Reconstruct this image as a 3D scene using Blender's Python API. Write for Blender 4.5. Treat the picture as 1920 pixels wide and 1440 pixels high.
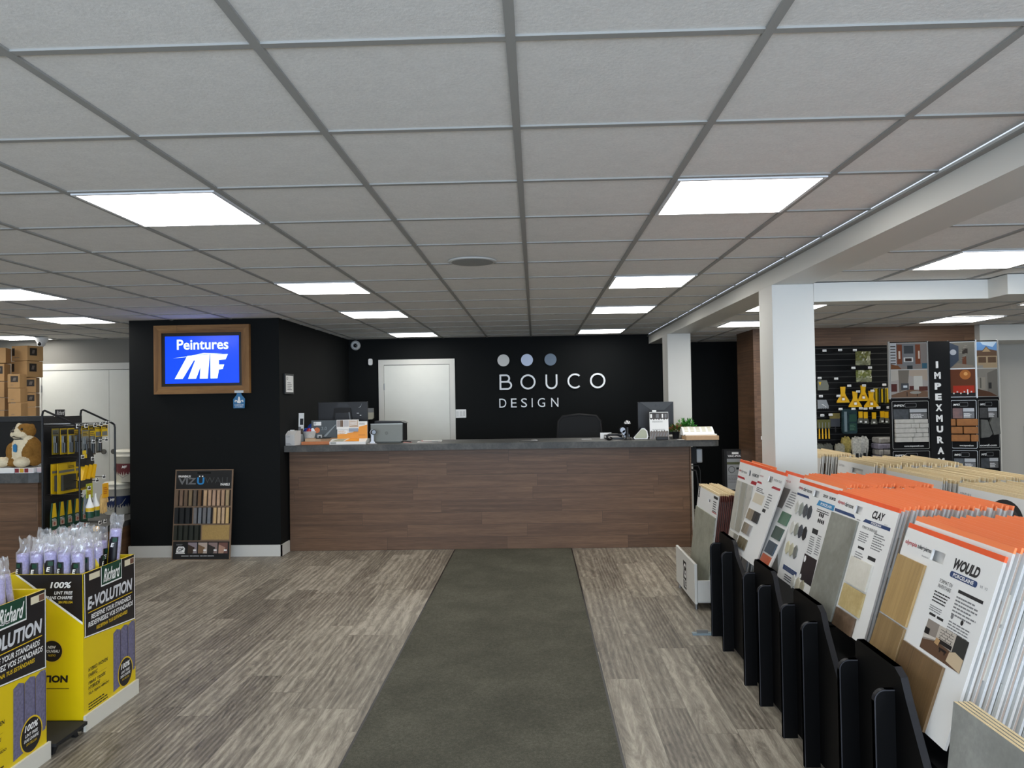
# A building-supply showroom: wood counter with dark wall sign, tile sample racks, paint supplies
import bpy, bmesh, math, random
from math import sin, cos, pi, radians
from mathutils import Matrix, Vector
random.seed(7)
SC = bpy.context.scene
for o in list(bpy.data.objects): bpy.data.objects.remove(o)
COL = SC.collection

# ---------------------------------------------------------------- camera
cam_data = bpy.data.cameras.new('camera'); cam = bpy.data.objects.new('camera', cam_data); COL.objects.link(cam)
yaw, pitch, roll = 0.029523, 0.018592, -0.016
fwd = Vector((-sin(yaw)*cos(pitch), cos(yaw)*cos(pitch), sin(pitch)))
rgt = Vector((cos(yaw), sin(yaw), 0)); upv = rgt.cross(fwd)
r2 = cos(roll)*rgt + sin(roll)*upv; u2 = -sin(roll)*rgt + cos(roll)*upv
cm = Matrix((r2, u2, -fwd)).transposed().to_4x4(); cm.translation = (0, 0, 1.56)
cam.matrix_world = cm
cam_data.sensor_width = 36; cam_data.lens = 36*1450.34/1920; cam_data.clip_start = 0.05
SC.camera = cam

# ---------------------------------------------------------------- light and exposure
SC.view_settings.view_transform = 'Standard'; SC.view_settings.look = 'None'
SC.view_settings.gamma = 1; SC.view_settings.use_curve_mapping = False
SC.view_settings.exposure = 0.3
PANEL = 10.0       # emission of the ceiling panels
world = bpy.data.worlds.new('sky'); SC.world = world; world.use_nodes = True
world.node_tree.nodes['Background'].inputs[0].default_value = (0.72, 0.8, 0.95, 1)
world.node_tree.nodes['Background'].inputs[1].default_value = 1.0
ld = bpy.data.lights.new('daylight', 'AREA'); ld.shape = 'RECTANGLE'; ld.size = 7.5; ld.size_y = 1.9
ld.energy = 360; ld.color = (0.66, 0.81, 1.0)
lo = bpy.data.objects.new('window_daylight', ld); COL.objects.link(lo)
lo.location = (0.6, -3.3, 1.35); lo.rotation_euler = (radians(90), 0, 0)     # daylight from the shop front behind

# ---------------------------------------------------------------- material helpers
def lin(c):
    if isinstance(c, str):
        c = c.lstrip('#'); c = [int(c[i:i+2], 16)/255 for i in (0, 2, 4)]
    return [(x/12.92 if x <= 0.04045 else ((x+0.055)/1.055)**2.4) for x in c] + [1]
MATS = {}
class NT:
    def __init__(s, name):
        s.m = bpy.data.materials.new(name); s.m.use_nodes = True
        s.t = s.m.node_tree; s.b = s.t.nodes['Principled BSDF']; s.out = s.t.nodes['Material Output']
    def n(s, typ, **kw):
        nd = s.t.nodes.new(typ)
        for k, v in kw.items(): setattr(nd, k, v)
        return nd
    def put(s, sock, v):
        if isinstance(v, bpy.types.NodeSocket): s.t.links.new(v, sock)
        elif v is not None: sock.default_value = v
    def math(s, op, a, b=None, c=None):
        nd = s.n('ShaderNodeMath', operation=op)
        s.put(nd.inputs[0], a); s.put(nd.inputs[1], b); s.put(nd.inputs[2], c)
        return nd.outputs[0]
    def co(s): return s.n('ShaderNodeTexCoord').outputs['Object']
    def xyz(s, v=None):
        nd = s.n('ShaderNodeSeparateXYZ'); s.put(nd.inputs[0], v or s.co()); return nd.outputs
    def comb(s, x=0, y=0, z=0):
        nd = s.n('ShaderNodeCombineXYZ')
        for i, q in enumerate((x, y, z)): s.put(nd.inputs[i], q)
        return nd.outputs[0]
    def noise(s, v, scale, detail=3, rough=.55, dist=0):
        nd = s.n('ShaderNodeTexNoise'); s.put(nd.inputs['Vector'], v); nd.inputs['Scale'].default_value = scale
        nd.inputs['Detail'].default_value = detail; nd.inputs['Roughness'].default_value = rough
        nd.inputs['Distortion'].default_value = dist
        return nd.outputs['Fac']
    def mapr(s, v, a, b, c, d):
        nd = s.n('ShaderNodeMapRange'); s.put(nd.inputs[0], v)
        for i, q in enumerate((a, b, c, d)): nd.inputs[i+1].default_value = q
        return nd.outputs[0]
    def mix(s, f, a, b, mode='MIX'):
        nd = s.n('ShaderNodeMix', data_type='RGBA', blend_type=mode)
        s.put(nd.inputs[0], f); s.put(nd.inputs[6], a); s.put(nd.inputs[7], b); return nd.outputs[2]
    def ramp(s, f, stops):
        nd = s.n('ShaderNodeValToRGB'); s.put(nd.inputs[0], f); e = nd.color_ramp.elements
        while len(e) < len(stops): e.new(.5)
        for q, (p, c) in zip(e, stops): q.position = p; q.color = lin(c)
        return nd.outputs[0]
    def bump(s, h, st=.2, d=.01):
        nd = s.n('ShaderNodeBump'); nd.inputs['Strength'].default_value = st; nd.inputs['Distance'].default_value = d
        s.put(nd.inputs['Height'], h); s.put(s.b.inputs['Normal'], nd.outputs[0])
def M(name, col='#808080', rough=.5, metal=0, spec=.5, noise=0, nscale=40, emit=0, alpha=1, bump=0):
    """plain or lightly mottled material, cached by name"""
    if name in MATS: return MATS[name]
    t = NT(name); b = t.b
    b.inputs['Roughness'].default_value = rough; b.inputs['Metallic'].default_value = metal
    b.inputs['Specular IOR Level'].default_value = spec
    c = lin(col)
    nz = t.noise(t.co(), nscale, 4) if (noise or bump) else None
    if noise:
        f = t.mapr(nz, .3, .7, 1-noise, 1+noise)
        nd = t.n('ShaderNodeVectorMath', operation='SCALE'); nd.inputs[0].default_value = c[:3]; t.put(nd.inputs['Scale'], f)
        t.put(b.inputs['Base Color'], nd.outputs[0])
    else: b.inputs['Base Color'].default_value = c
    if bump: t.bump(nz, bump, .004)
    if emit:
        b.inputs['Emission Color'].default_value = c; b.inputs['Emission Strength'].default_value = emit
    if alpha < 1: b.inputs['Alpha'].default_value = alpha
    MATS[name] = t.m
    return t.m

def planks(t, u, v, h, L):
    """u along the plank, v across; -> random 0..1 per plank, joint mask, shifted u"""
    row = t.math('FLOOR', t.math('DIVIDE', v, h))
    wn = t.n('ShaderNodeTexWhiteNoise', noise_dimensions='1D'); t.put(wn.inputs['W'], row)
    uu = t.math('ADD', t.math('DIVIDE', u, L), t.math('MULTIPLY', wn.outputs[0], 7.3))
    colm = t.math('FLOOR', uu)
    wn2 = t.n('ShaderNodeTexWhiteNoise', noise_dimensions='2D'); t.put(wn2.inputs['Vector'], t.comb(row, colm, 0))
    fu = t.math('FRACT', uu); fv = t.math('FRACT', t.math('DIVIDE', v, h))
    ju = t.math('LESS_THAN', t.math('MULTIPLY', fu, L), .0022); jv = t.math('LESS_THAN', t.math('MULTIPLY', fv, h), .0022)
    return wn2.outputs[0], t.math('MAXIMUM', ju, jv), row

def wood_mat(name, axes, h, L, dark, mid, light, rough=.45, joint='#2a221c', jm=.8, grain=1.0, tone=.35):
    if name in MATS: return MATS[name]
    t = NT(name); x = t.xyz(); u, v = x[axes[0]], x[axes[1]]
    rnd, j, row = planks(t, u, v, h, L)
    off = t.math('MULTIPLY', rnd, 31.7)
    g1 = t.noise(t.comb(t.math('MULTIPLY', u, 1.6), t.math('MULTIPLY', v, 26), off), 1.0*grain, 6, .62, 1.4)
    g2 = t.noise(t.comb(t.math('MULTIPLY', u, 9), t.math('MULTIPLY', v, 170), off), 1.0*grain, 3, .6, .3)
    wv = t.n('ShaderNodeTexWave', wave_type='RINGS'); wv.inputs['Scale'].default_value = 1.3; wv.inputs['Distortion'].default_value = 5; wv.inputs['Detail'].default_value = 3
    t.put(wv.inputs['Vector'], t.comb(t.math('MULTIPLY', u, .9), t.math('MULTIPLY', v, 9), off))
    f = t.math('ADD', t.math('MULTIPLY', g1, .55), t.math('MULTIPLY', g2, .37))
    f = t.math('ADD', f, t.math('MULTIPLY', wv.outputs['Fac'], .13))
    f = t.math('ADD', f, t.math('MULTIPLY', t.math('SUBTRACT', rnd, .5), tone))
    c = t.ramp(f, [(.22, dark), (.5, mid), (.78, light)])
    c = t.mix(t.math('MULTIPLY', j, jm), c, lin(joint))
    t.put(t.b.inputs['Base Color'], c); t.b.inputs['Roughness'].default_value = rough
    t.bump(t.math('SUBTRACT', g2, t.math('MULTIPLY', j, .8)), .12, .004)
    MATS[name] = t.m; return t.m

def floor_mat():
    t = NT('vinyl_plank_floor'); x = t.xyz(); u, v = x[1], x[0]
    rnd, j, row = planks(t, u, v, .182, 1.22)
    off = t.math('MULTIPLY', rnd, 47.7)
    big = t.noise(t.comb(t.math('MULTIPLY', u, 1.3), t.math('MULTIPLY', v, 6), off), 1, 4, .6, 1.8)
    g1 = t.noise(t.comb(t.math('MULTIPLY', u, 2.0), t.math('MULTIPLY', v, 12), off), 1, 9, .76, 3.2)
    g2 = t.noise(t.comb(t.math('MULTIPLY', u, 22), t.math('MULTIPLY', v, 190), off), 1, 3, .7, .5)
    wav = t.n('ShaderNodeTexWave', wave_type='RINGS'); wav.inputs['Scale'].default_value = 1.0
    wav.inputs['Distortion'].default_value = 6; wav.inputs['Detail'].default_value = 3
    t.put(wav.inputs['Vector'], t.comb(t.math('MULTIPLY', u, 1.1), t.math('MULTIPLY', v, 13), off))
    f = t.math('ADD', t.math('MULTIPLY', g1, .72), t.math('MULTIPLY', g2, .2))
    f = t.math('ADD', f, t.math('MULTIPLY', big, .28))
    f = t.math('ADD', f, t.math('MULTIPLY', wav.outputs['Fac'], .10))
    f = t.math('ADD', f, t.math('MULTIPLY', t.math('SUBTRACT', rnd, .5), .14))
    c = t.ramp(f, [(.38, '#38342e'), (.52, '#635c52'), (.66, '#877f72'), (.82, '#b0a899')])
    c = t.mix(t.math('MULTIPLY', j, .55), c, lin('#3c362f'))
    t.put(t.b.inputs['Base Color'], c)
    t.put(t.b.inputs['Roughness'], t.mapr(g1, .3, .7, .38, .52)); t.b.inputs['Specular IOR Level'].default_value = .4
    t.bump(t.math('SUBTRACT', g2, j), .1, .003)
    return t.m

def carpet_mat():
    t = NT('runner_carpet'); c0 = t.co()
    n1 = t.noise(c0, 2.2, 4, .6); n2 = t.noise(c0, 260, 3, .8); n3 = t.noise(c0, 60, 3, .7)
    f = t.math('ADD', t.math('MULTIPLY', n2, .5), t.math('ADD', t.math('MULTIPLY', n3, .25), t.math('MULTIPLY', n1, .25)))
    c = t.ramp(f, [(.3, '#34342e'), (.5, '#545349'), (.72, '#7a776a')])
    t.put(t.b.inputs['Base Color'], c); t.b.inputs['Roughness'].default_value = .95; t.b.inputs['Specular IOR Level'].default_value = .1
    t.bump(n2, .5, .004); return t.m

def ceil_mat(name='ceiling_tile', col='#e7e5e1'):
    t = NT(name); c0 = t.co()
    n1 = t.noise(c0, 90, 4, .75); n2 = t.noise(c0, 14, 3, .6)
    f = t.math('ADD', t.math('MULTIPLY', n1, .7), t.math('MULTIPLY', n2, .3))
    k = t.mapr(f, .3, .7, .86, 1.05)
    nd = t.n('ShaderNodeVectorMath', operation='SCALE'); nd.inputs[0].default_value = lin(col)[:3]; t.put(nd.inputs['Scale'], k)
    t.put(t.b.inputs['Base Color'], nd.outputs[0]); t.b.inputs['Roughness'].default_value = .9
    t.b.inputs['Specular IOR Level'].default_value = .15
    t.bump(n1, .25, .004); return t.m

def stone_mat(name, a, b_, c_, scale=3, rough=.5):
    if name in MATS: return MATS[name]
    t = NT(name); c0 = t.co()
    n1 = t.noise(c0, scale, 6, .65, .6); n2 = t.noise(c0, scale*9, 4, .6)
    f = t.math('ADD', t.math('MULTIPLY', n1, .7), t.math('MULTIPLY', n2, .3))
    t.put(t.b.inputs['Base Color'], t.ramp(f, [(.35, a), (.5, b_), (.66, c_)]))
    t.b.inputs['Roughness'].default_value = rough
    MATS[name] = t.m; return t.m

def film_mat(name, tint='#ffffff', fac=.3, rough=.12):
    if name in MATS: return MATS[name]
    t = NT(name); t.t.nodes.remove(t.b)
    tr = t.n('ShaderNodeBsdfTransparent'); gl = t.n('ShaderNodeBsdfGlossy'); gl.inputs['Roughness'].default_value = rough
    df = t.n('ShaderNodeBsdfDiffuse'); df.inputs[0].default_value = lin(tint)
    fr = t.n('ShaderNodeLayerWeight'); fr.inputs['Blend'].default_value = .35
    a = t.n('ShaderNodeMixShader'); a.inputs[0].default_value = .45
    t.t.links.new(df.outputs[0], a.inputs[1]); t.t.links.new(gl.outputs[0], a.inputs[2])
    m = t.n('ShaderNodeMixShader'); f = t.math('ADD', t.math('MULTIPLY', fr.outputs['Facing'], .5), fac)
    nz = t.noise(t.co(), 30, 3); f = t.math('MULTIPLY', f, t.mapr(nz, .35, .7, .4, 1.3))
    t.put(m.inputs[0], f); t.t.links.new(tr.outputs[0], m.inputs[1]); t.t.links.new(a.outputs[0], m.inputs[2])
    t.t.links.new(m.outputs[0], t.out.inputs[0]); MATS[name] = t.m; return t.m

# ---------------------------------------------------------------- mesh builder
TXT = {}
def text_geo(s, bold=0.0, shear=0.0, space=1.0):
    k = (s, bold, shear, space)
    if k in TXT: return TXT[k]
    cu = bpy.data.curves.new('t', 'FONT'); cu.body = s; cu.offset = bold; cu.shear = shear
    cu.space_character = space; cu.resolution_u = 3
    ob = bpy.data.objects.new('t', cu); COL.objects.link(ob)
    dg = bpy.context.evaluated_depsgraph_get(); dg.update()
    me = bpy.data.meshes.new_from_object(ob.evaluated_get(dg))
    V = [tuple(v.co) for v in me.vertices]; F = [tuple(p.vertices) for p in me.polygons]
    bpy.data.objects.remove(ob); bpy.data.curves.remove(cu); bpy.data.meshes.remove(me)
    if V:
        x0 = min(v[0] for v in V); x1 = max(v[0] for v in V); y0 = min(v[1] for v in V); y1 = max(v[1] for v in V)
    else: x0 = y0 = 0; x1 = y1 = 1
    TXT[k] = (V, F, x0, x1, y0, y1); return TXT[k]

class MB:
    def __init__(s): s.v = []; s.f = []; s.m = []; s.sm = []; s.mats = []; s.T = Matrix()
    def mi(s, m):
        if m not in s.mats: s.mats.append(m)
        return s.mats.index(m)
    def add(s, V, F, m, smooth=False):
        b = len(s.v); T = s.T
        s.v += [tuple(T @ Vector(p)) for p in V]; k = s.mi(m)
        for q in F: s.f.append(tuple(b+i for i in q)); s.m.append(k); s.sm.append(smooth)
        return s
    def box(s, x0, y0, z0, x1, y1, z1, m, bev=0):
        if x0 > x1: x0, x1 = x1, x0
        if y0 > y1: y0, y1 = y1, y0
        if z0 > z1: z0, z1 = z1, z0
        if bev:
            bm = bmesh.new(); bmesh.ops.create_cube(bm, size=1)
            for v in bm.verts: v.co = Vector(((x0+x1)/2+v.co.x*(x1-x0), (y0+y1)/2+v.co.y*(y1-y0), (z0+z1)/2+v.co.z*(z1-z0)))
            bmesh.ops.bevel(bm, geom=bm.edges[:], offset=bev, segments=2, affect='EDGES', profile=.5)
            bm.verts.ensure_lookup_table()
            V = [tuple(v.co) for v in bm.verts]; F = [tuple(v.index for v in f.verts) for f in bm.faces]; bm.free()
            return s.add(V, F, m)
        V = [(x0,y0,z0),(x1,y0,z0),(x1,y1,z0),(x0,y1,z0),(x0,y0,z1),(x1,y0,z1),(x1,y1,z1),(x0,y1,z1)]
        F = [(0,3,2,1),(4,5,6,7),(0,1,5,4),(1,2,6,5),(2,3,7,6),(3,0,4,7)]
        return s.add(V, F, m)
    def rect(s, x0, z0, x1, z1, m, y=0):            # faces -Y
        return s.add([(x0,y,z0),(x1,y,z0),(x1,y,z1),(x0,y,z1)], [(0,1,2,3)], m)
    def poly(s, pts, m, y=0):                        # (x, z) points, faces -Y
        return s.add([(a, y, b) for a, b in pts], [tuple(range(len(pts)))], m)
    def prism(s, pts, y0, y1, m):                    # (x, z) outline between y0 and y1
        n = len(pts); V = [(a, y0, b) for a, b in pts] + [(a, y1, b) for a, b in pts]
        F = [tuple(range(n)), tuple(range(2*n-1, n-1, -1))] + [(i, n+i, n+(i+1) % n, (i+1) % n) for i in range(n)]
        return s.add(V, F, m)
    def prismx(s, pts, x0, x1, m):                   # (y, z) outline between x0 and x1
        n = len(pts); V = [(x0, a, b) for a, b in pts] + [(x1, a, b) for a, b in pts]
        F = [tuple(range(n-1, -1, -1)), tuple(range(n, 2*n))] + [(i, (i+1) % n, n+(i+1) % n, n+i) for i in range(n)]
        return s.add(V, F, m)
    def cyl(s, a, b, r, m, r2=None, n=16, cap=True):
        a = Vector(a); b = Vector(b); d = (b-a).normalized()
        p = d.orthogonal().normalized(); q = d.cross(p); r2 = r if r2 is None else r2
        V = [tuple(a+(p*cos(2*pi*i/n)+q*sin(2*pi*i/n))*r) for i in range(n)] + \
            [tuple(b+(p*cos(2*pi*i/n)+q*sin(2*pi*i/n))*r2) for i in range(n)]
        s.add(V, [(i, (i+1) % n, n+(i+1) % n, n+i) for i in range(n)], m, True)
        if cap: s.add(V, [tuple(range(n-1, -1, -1)), tuple(range(n, 2*n))], m)
        return s
    def tube(s, pts, r, m, n=8):
        P = [Vector(p) for p in pts]; V = []; up = None
        for i, p in enumerate(P):
            d = ((P[min(i+1, len(P)-1)]-P[i]).normalized() + (P[i]-P[max(i-1, 0)]).normalized())
            d.normalize()
            if up is None: up = d.orthogonal().normalized()
            a = (up - d*up.dot(d)).normalized(); up = a; b = d.cross(a)
            V += [tuple(p+(a*cos(2*pi*k/n)+b*sin(2*pi*k/n))*r) for k in range(n)]
        F = []
        for i in range(len(P)-1):
            for k in range(n): F.append((i*n+k, i*n+(k+1) % n, (i+1)*n+(k+1) % n, (i+1)*n+k))
        s.add(V, F, m, True); L = (len(P)-1)*n
        return s.add([V[k] for k in range(n)] + [V[L+k] for k in range(n)], [tuple(range(n-1, -1, -1)), tuple(range(n, 2*n))], m)
    def lathe(s, prof, m, n=24, c=(0, 0, 0), smooth=True):   # (r, z) profile about a vertical axis
        V = []; k = len(prof)
        for i in range(n):
            a = 2*pi*i/n
            V += [(c[0]+r*cos(a), c[1]+r*sin(a), c[2]+z) for r, z in prof]
        F = []
        for i in range(n):
            j = (i+1) % n
            for q in range(k-1): F.append((i*k+q, j*k+q, j*k+q+1, i*k+q+1))
        s.add(V, F, m, smooth)
        if prof[0][0] > 1e-4: s.add([V[i*k] for i in range(n)], [tuple(range(n-1, -1, -1))], m)
        if prof[-1][0] > 1e-4: s.add([V[i*k+k-1] for i in range(n)], [tuple(range(n))], m)
        return s
    def ell(s, c, r, m, nu=16, nv=10, R=None):
        V = []; F = []
        for j in range(nv+1):
            th = pi*j/nv
            for i in range(nu):
                a = 2*pi*i/nu; p = Vector((r[0]*sin(th)*cos(a), r[1]*sin(th)*sin(a), r[2]*cos(th)))
                if R: p = R @ p
                V.append(tuple(Vector(c)+p))
        for j in range(nv):
            for i in range(nu): F.append((j*nu+i, (j+1)*nu+i, (j+1)*nu+(i+1) % nu, j*nu+(i+1) % nu))
        return s.add(V, F, m, True)
    def disc(s, x, z, r, m, y=0, n=28, rz=None):
        return s.poly([(x+r*cos(2*pi*i/n), z+(rz or r)*sin(2*pi*i/n)) for i in range(n)], m, y)
    def text(s, t, x0, z0, x1, z1, m, y=0, bold=0, shear=0, space=1, depth=0, rot=False):
        V, F, a0, a1, b0, b1 = text_geo(t, bold, shear, space)
        W = (a1-a0) or 1; H = (b1-b0) or 1; P = []
        for vx, vy, _ in V:
            u = (vx-a0)/W; w = (vy-b0)/H
            if rot: u, w = 1-w, u
            P.append((x0+u*(x1-x0), y, z0+w*(z1-z0)))
        if depth:
            n = len(P); P2 = P + [(p[0], y+depth, p[2]) for p in P]
            cnt = {}
            for f in F:
                for i in range(len(f)):
                    e = (f[i], f[(i+1) % len(f)]); cnt[e] = 1
            E = [(a, b, b+n, a+n) for a, b in cnt if (b, a) not in cnt]
            return s.add(P2, list(F)+E, m)
        return s.add(P, F, m)
    def lines(s, x0, z0, x1, z1, n, m, y=0, th=.45, seed=1):   # small print shown as broken rows of type
        rr = random.Random(seed); h = (z1-z0)/n
        for i in range(n):
            z = z1-h*(i+1); x = x0; xe = x0+(x1-x0)*rr.uniform(.7, 1)
            while x < xe:
                w = min(rr.uniform(.06, .2)*(x1-x0), xe-x); s.rect(x, z, x+w*.86, z+h*th, m, y); x += w
        return s
    def rrect(s, x0, z0, x1, z1, r, m, y=0, y1=None, n=4):
        pts = rr_pts(x0, z0, x1, z1, r, n)
        return s.poly(pts, m, y) if y1 is None else s.prism(pts, y, y1, m)
    def build(s, name, parent=None, label=None, cat=None, group=None, kind=None, loc=None, rot=None):
        me = bpy.data.meshes.new(name); me.from_pydata(s.v, [], s.f)
        for m in s.mats: me.materials.append(m)
        me.polygons.foreach_set('material_index', s.m); me.polygons.foreach_set('use_smooth', s.sm)
        me.update()
        o = bpy.data.objects.new(name, me); COL.objects.link(o)
        if parent: o.parent = parent
        if loc: o.location = loc
        if rot: o.rotation_euler = rot
        tag(o, label, cat, group, kind); return o
def rr_pts(x0, z0, x1, z1, r, n=4):
    pts = []
    for cx, cz, a in ((x1-r, z0+r, -pi/2), (x1-r, z1-r, 0), (x0+r, z1-r, pi/2), (x0+r, z0+r, pi)):
        pts += [(cx+r*cos(a+pi/2*i/n), cz+r*sin(a+pi/2*i/n)) for i in range(n+1)]
    return pts
def tag(o, label=None, cat=None, group=None, kind=None):
    if label: o['label'] = label
    if cat: o['category'] = cat
    if group: o['group'] = group
    if kind: o['kind'] = kind
    return o
def thing(name, label, cat, loc=(0, 0, 0), rot=(0, 0, 0), group=None, kind=None):
    o = bpy.data.objects.new(name, None); COL.objects.link(o); o.location = loc
    o.rotation_euler = rot; o.empty_display_size = .05
    return tag(o, label, cat, group, kind)
def dup(root, loc, rot=None, label=None, group=None):
    r = root.copy(); COL.objects.link(r); r.location = loc
    if rot is not None: r.rotation_euler = rot
    tag(r, label, None, group)
    for ch in list(root.children):
        c = ch.copy(); COL.objects.link(c); c.parent = r
        for g in ch.children:
            d = g.copy(); COL.objects.link(d); d.parent = c
    return r
def struct(mb, name, cat, label): return mb.build(name, label=label, cat=cat, kind='structure')
FX = (0, 0, -pi/2)    # turns a part built facing -Y so that it faces -X
# ================================================================ shared materials
white = M('white_paint', '#cfcec8', .45); offwhite = M('offwhite_paint', '#d8d5cb', .6)
black = M('black_wall_paint', '#090c0d', .75, spec=.2)
blk = M('black_plastic', '#0c0c0e', .4); blkm = M('black_matte', '#101012', .7); blkmetal = M('black_metal', '#121214', .35, .3)
mdf = M('black_laminate', '#030304', .55, spec=.16); mdf_edge_hl = M('laminate_edge_highlight', '#5a5a5f', .3)
chrome = M('chrome', '#d8d8da', .12, 1); steel = M('brushed_steel', '#9a9c9c', .35, 1)
wprint = M('white_print', '#e9e9e7', .5); kprint = M('black_print', '#18181a', .6); gprint = M('grey_print', '#77787a', .6)
yel = M('yellow_card', '#d6b800', .45); yel2 = M('yellow_plastic', '#e0ac10', .4); org = M('orange_edge', '#e8551c', .5, noise=.05, nscale=20)
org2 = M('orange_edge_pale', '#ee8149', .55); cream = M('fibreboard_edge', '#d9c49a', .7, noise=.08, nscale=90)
bwhite = M('board_white', '#dfdfdd', .5); bedge = M('board_side', '#b9b4ae', .6)
navy = M('navy_print', '#1f3a68', .5); redp = M('red_print', '#a5202b', .5); bluep = M('blue_print', '#2f86b8', .5)
green = M('dark_green_print', '#0d3b2b', .5); greyp = M('grey_plastic', '#8b8d8f', .5); cable = M('black_cable', '#0a0a0a', .5)
ctop = stone_mat('dark_slate_laminate', '#353636', '#464644', '#5a5955', 5, .55)
wood_c = wood_mat('brown_oak_panelling', (0, 2), .1285, 1.25, '#47321f', '#604530', '#785a41', .5, tone=.2)
wood_cy = wood_mat('brown_oak_panelling_side', (1, 2), .1285, 1.25, '#47321f', '#604530', '#785a41', .5, tone=.2)
tileg = M('sample_grey', '#9b9a94', .4, noise=.08, nscale=30)

# ================================================================ room shell
FY0, FY1, CZ, CR = -3.5, 11.2, 2.408, 2.285
m = MB(); m.box(-8, FY0, -.1, 9, FY1, 0, floor_mat()); struct(m, 'floor', 'floor', 'grey brown vinyl plank floor across the whole showroom')
X0, Y0, G = -.6539, 1.8229, .6096
lights_main = [(-2, 2), (-2, 6), (-2, 9), (-2, 13), (2, 2), (2, 6), (2, 9), (2, 13), (-6, 6), (-7, 9), (-10, 12),
               (-2, -2), (2, -2), (-6, 2), (-6, -2), (-2, -6), (2, -6), (-10, 9), (-10, 6), (-11, 3)]  # last three are unseen panels added to brighten the left side
def ceiling(name, xa, xb, ya, yb, z, xs, ys, tile, label):
    m = MB(); m.box(xa, ya, z+.012, xb, yb, z+.06, tile); c = struct(m, name, 'ceiling', label)
    g = MB(); tee = M('ceiling_tee', '#9b9a96', .7, spec=.15)
    for y in ys: g.box(xa, y-.012, z+.0065, xb, y+.012, z+.012, tee)
    for x in xs: g.box(x-.012, ya, z+.0055, x+.012, yb, z+.012, tee)
    g.build('grid_rail', c, 'painted metal ceiling grid'); return c
ct = ceil_mat()
ceiling('ceiling', -8, 1.58, FY0, FY1, CZ, [X0+G*i for i in range(-12, 4)], [Y0+G*j for j in range(-8, 16) if FY0 < Y0+G*j < FY1],
        ct, 'suspended ceiling of square grey mineral tiles over the main room')
ceiling('ceiling', 1.84, 9, FY0, FY1, CR, [1.63+G*i for i in range(1, 12)], [4.09+G*j for j in range(-12, 12) if FY0 < 4.09+G*j < FY1],
        ct, 'lower suspended tile ceiling right of the long white beam')
diff = M('light_diffuser', '#fffdf8', .5, emit=PANEL); alu = M('light_frame', '#d9dadb', .4)
L0 = thing('ceiling_light', 'x', 'ceiling light', (0, 0, CZ))
f = MB()
for a in ((-.293, -.293, .293, -.278), (-.293, .278, .293, .293), (-.293, -.278, -.278, .278), (.278, -.278, .293, .278)):
    f.box(a[0], a[1], 0, a[2], a[3], .010, alu)
f.build('frame', L0); d = MB(); d.box(-.278, -.278, .001, .278, .278, .008, diff); d.build('diffuser', L0)
names = {(-2, 2): 'nearest lit panel on the left of the main ceiling, above the yellow boxes',
 (-2, 6): 'second lit ceiling panel of the left row, in front of the television', (-2, 9): 'third lit ceiling panel of the left row, above the counter',
 (-2, 13): 'farthest small lit ceiling panel above the white door', (2, 2): 'large lit ceiling panel nearest on the right of the main ceiling',
 (2, 6): 'second lit ceiling panel of the right row, left of the beam', (2, 9): 'third lit ceiling panel of the right row, behind the second',
 (2, 13): 'farthest lit ceiling panel above the lettering wall', (-6, 6): 'lit ceiling panel cut by the left edge of the photo, nearer one',
 (-7, 9): 'lit ceiling panel left of the black television wall', (-10, 12): 'lit ceiling panel above the white dome camera and cartons'}
def light(x, y, z, label, group=None):
    return dup(L0, (x, y, z), None, label, group)
for i, j in lights_main:
    light(X0+G*(i+.5), Y0+G*(j+.5), CZ, names.get((i, j), 'lit ceiling panel behind the camera near the shop front' if j < 3 else 'unseen ceiling panel added to brighten the left side'),
          None if (i, j) in names else ('ceiling panels behind the camera' if j < 3 else 'unseen panels added to brighten the left'))
for x, y, n in ((2.535, 4.385, 'lit panel of the lower right ceiling in front of the cross beam'), (2.13, 6.53, 'lit ceiling panel partly hidden by the near white column'),
                (2.24, 8.05, 'lit ceiling panel seen left of the near white column'), (4.34, 8.0, 'lit ceiling panel in front of the brown wood wall'),
                (4.42, 6.43, 'lit ceiling panel cut by the right edge beyond the cross beam'), (2.9, 1.0, 'lit panel of the lower ceiling overhead on the right'), (6.3, 7.9, 'unseen panel added to brighten the pale wall at far right'), (6.3, 4.3, 'unseen panel added to brighten the right side, beside the racks')):  # last two are unseen panels added to brighten the pale right wall
    light(x, y, CR, n)
for o in list(L0.children): bpy.data.objects.remove(o)
bpy.data.objects.remove(L0)

# walls: black box with the television, black sign wall, grey wall, wood partition, right wall
m = MB(); m.box(-4.15, 7.8, 0, -2.6, 10.75, CZ+.012, black); struct(m, 'wall_left_box', 'wall', 'black painted wall block that carries the television')
m = MB(); m.box(-2.6, 10.75, 0, 3.1, 10.9, CZ+.012, black); struct(m, 'wall_back', 'wall', 'black wall with the white lettering behind the counter')
m = MB(); m.box(-8, 9.9, 0, -4.15, 10.05, CZ+.012, M('grey_wall_paint', '#77756f', .6)); struct(m, 'wall_far_left', 'wall', 'grey wall with the double door at far left')
m = MB(); m.box(-8, FY0, 0, -7.9, 9.9, CZ+.012, offwhite); struct(m, 'wall_left', 'wall', 'pale side wall outside the left of the photo')
m = MB(); m.box(2.50, 8.8, 0, 4.93, 8.95, CR+.012, wood_c); m.box(2.47, 8.8, 0, 2.5, 9.5, CR+.012, wood_cy)
struct(m, 'wall_wood_partition', 'wall', 'brown oak plank wall behind the hanging tools')
m = MB(); m.box(3.0, 9.5, 0, 3.1, 10.75, CR+.012, black); struct(m, 'wall_back_return', 'wall', 'short black return wall right of the sign wall')
m = MB(); m.box(4.93, 9.7, 0, 9, 9.85, CR+.012, M('warm_grey_paint', '#bdb9b0', .6)); m.box(5.35, 9.4, 0, 5.55, 9.7, CR, offwhite)
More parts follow.
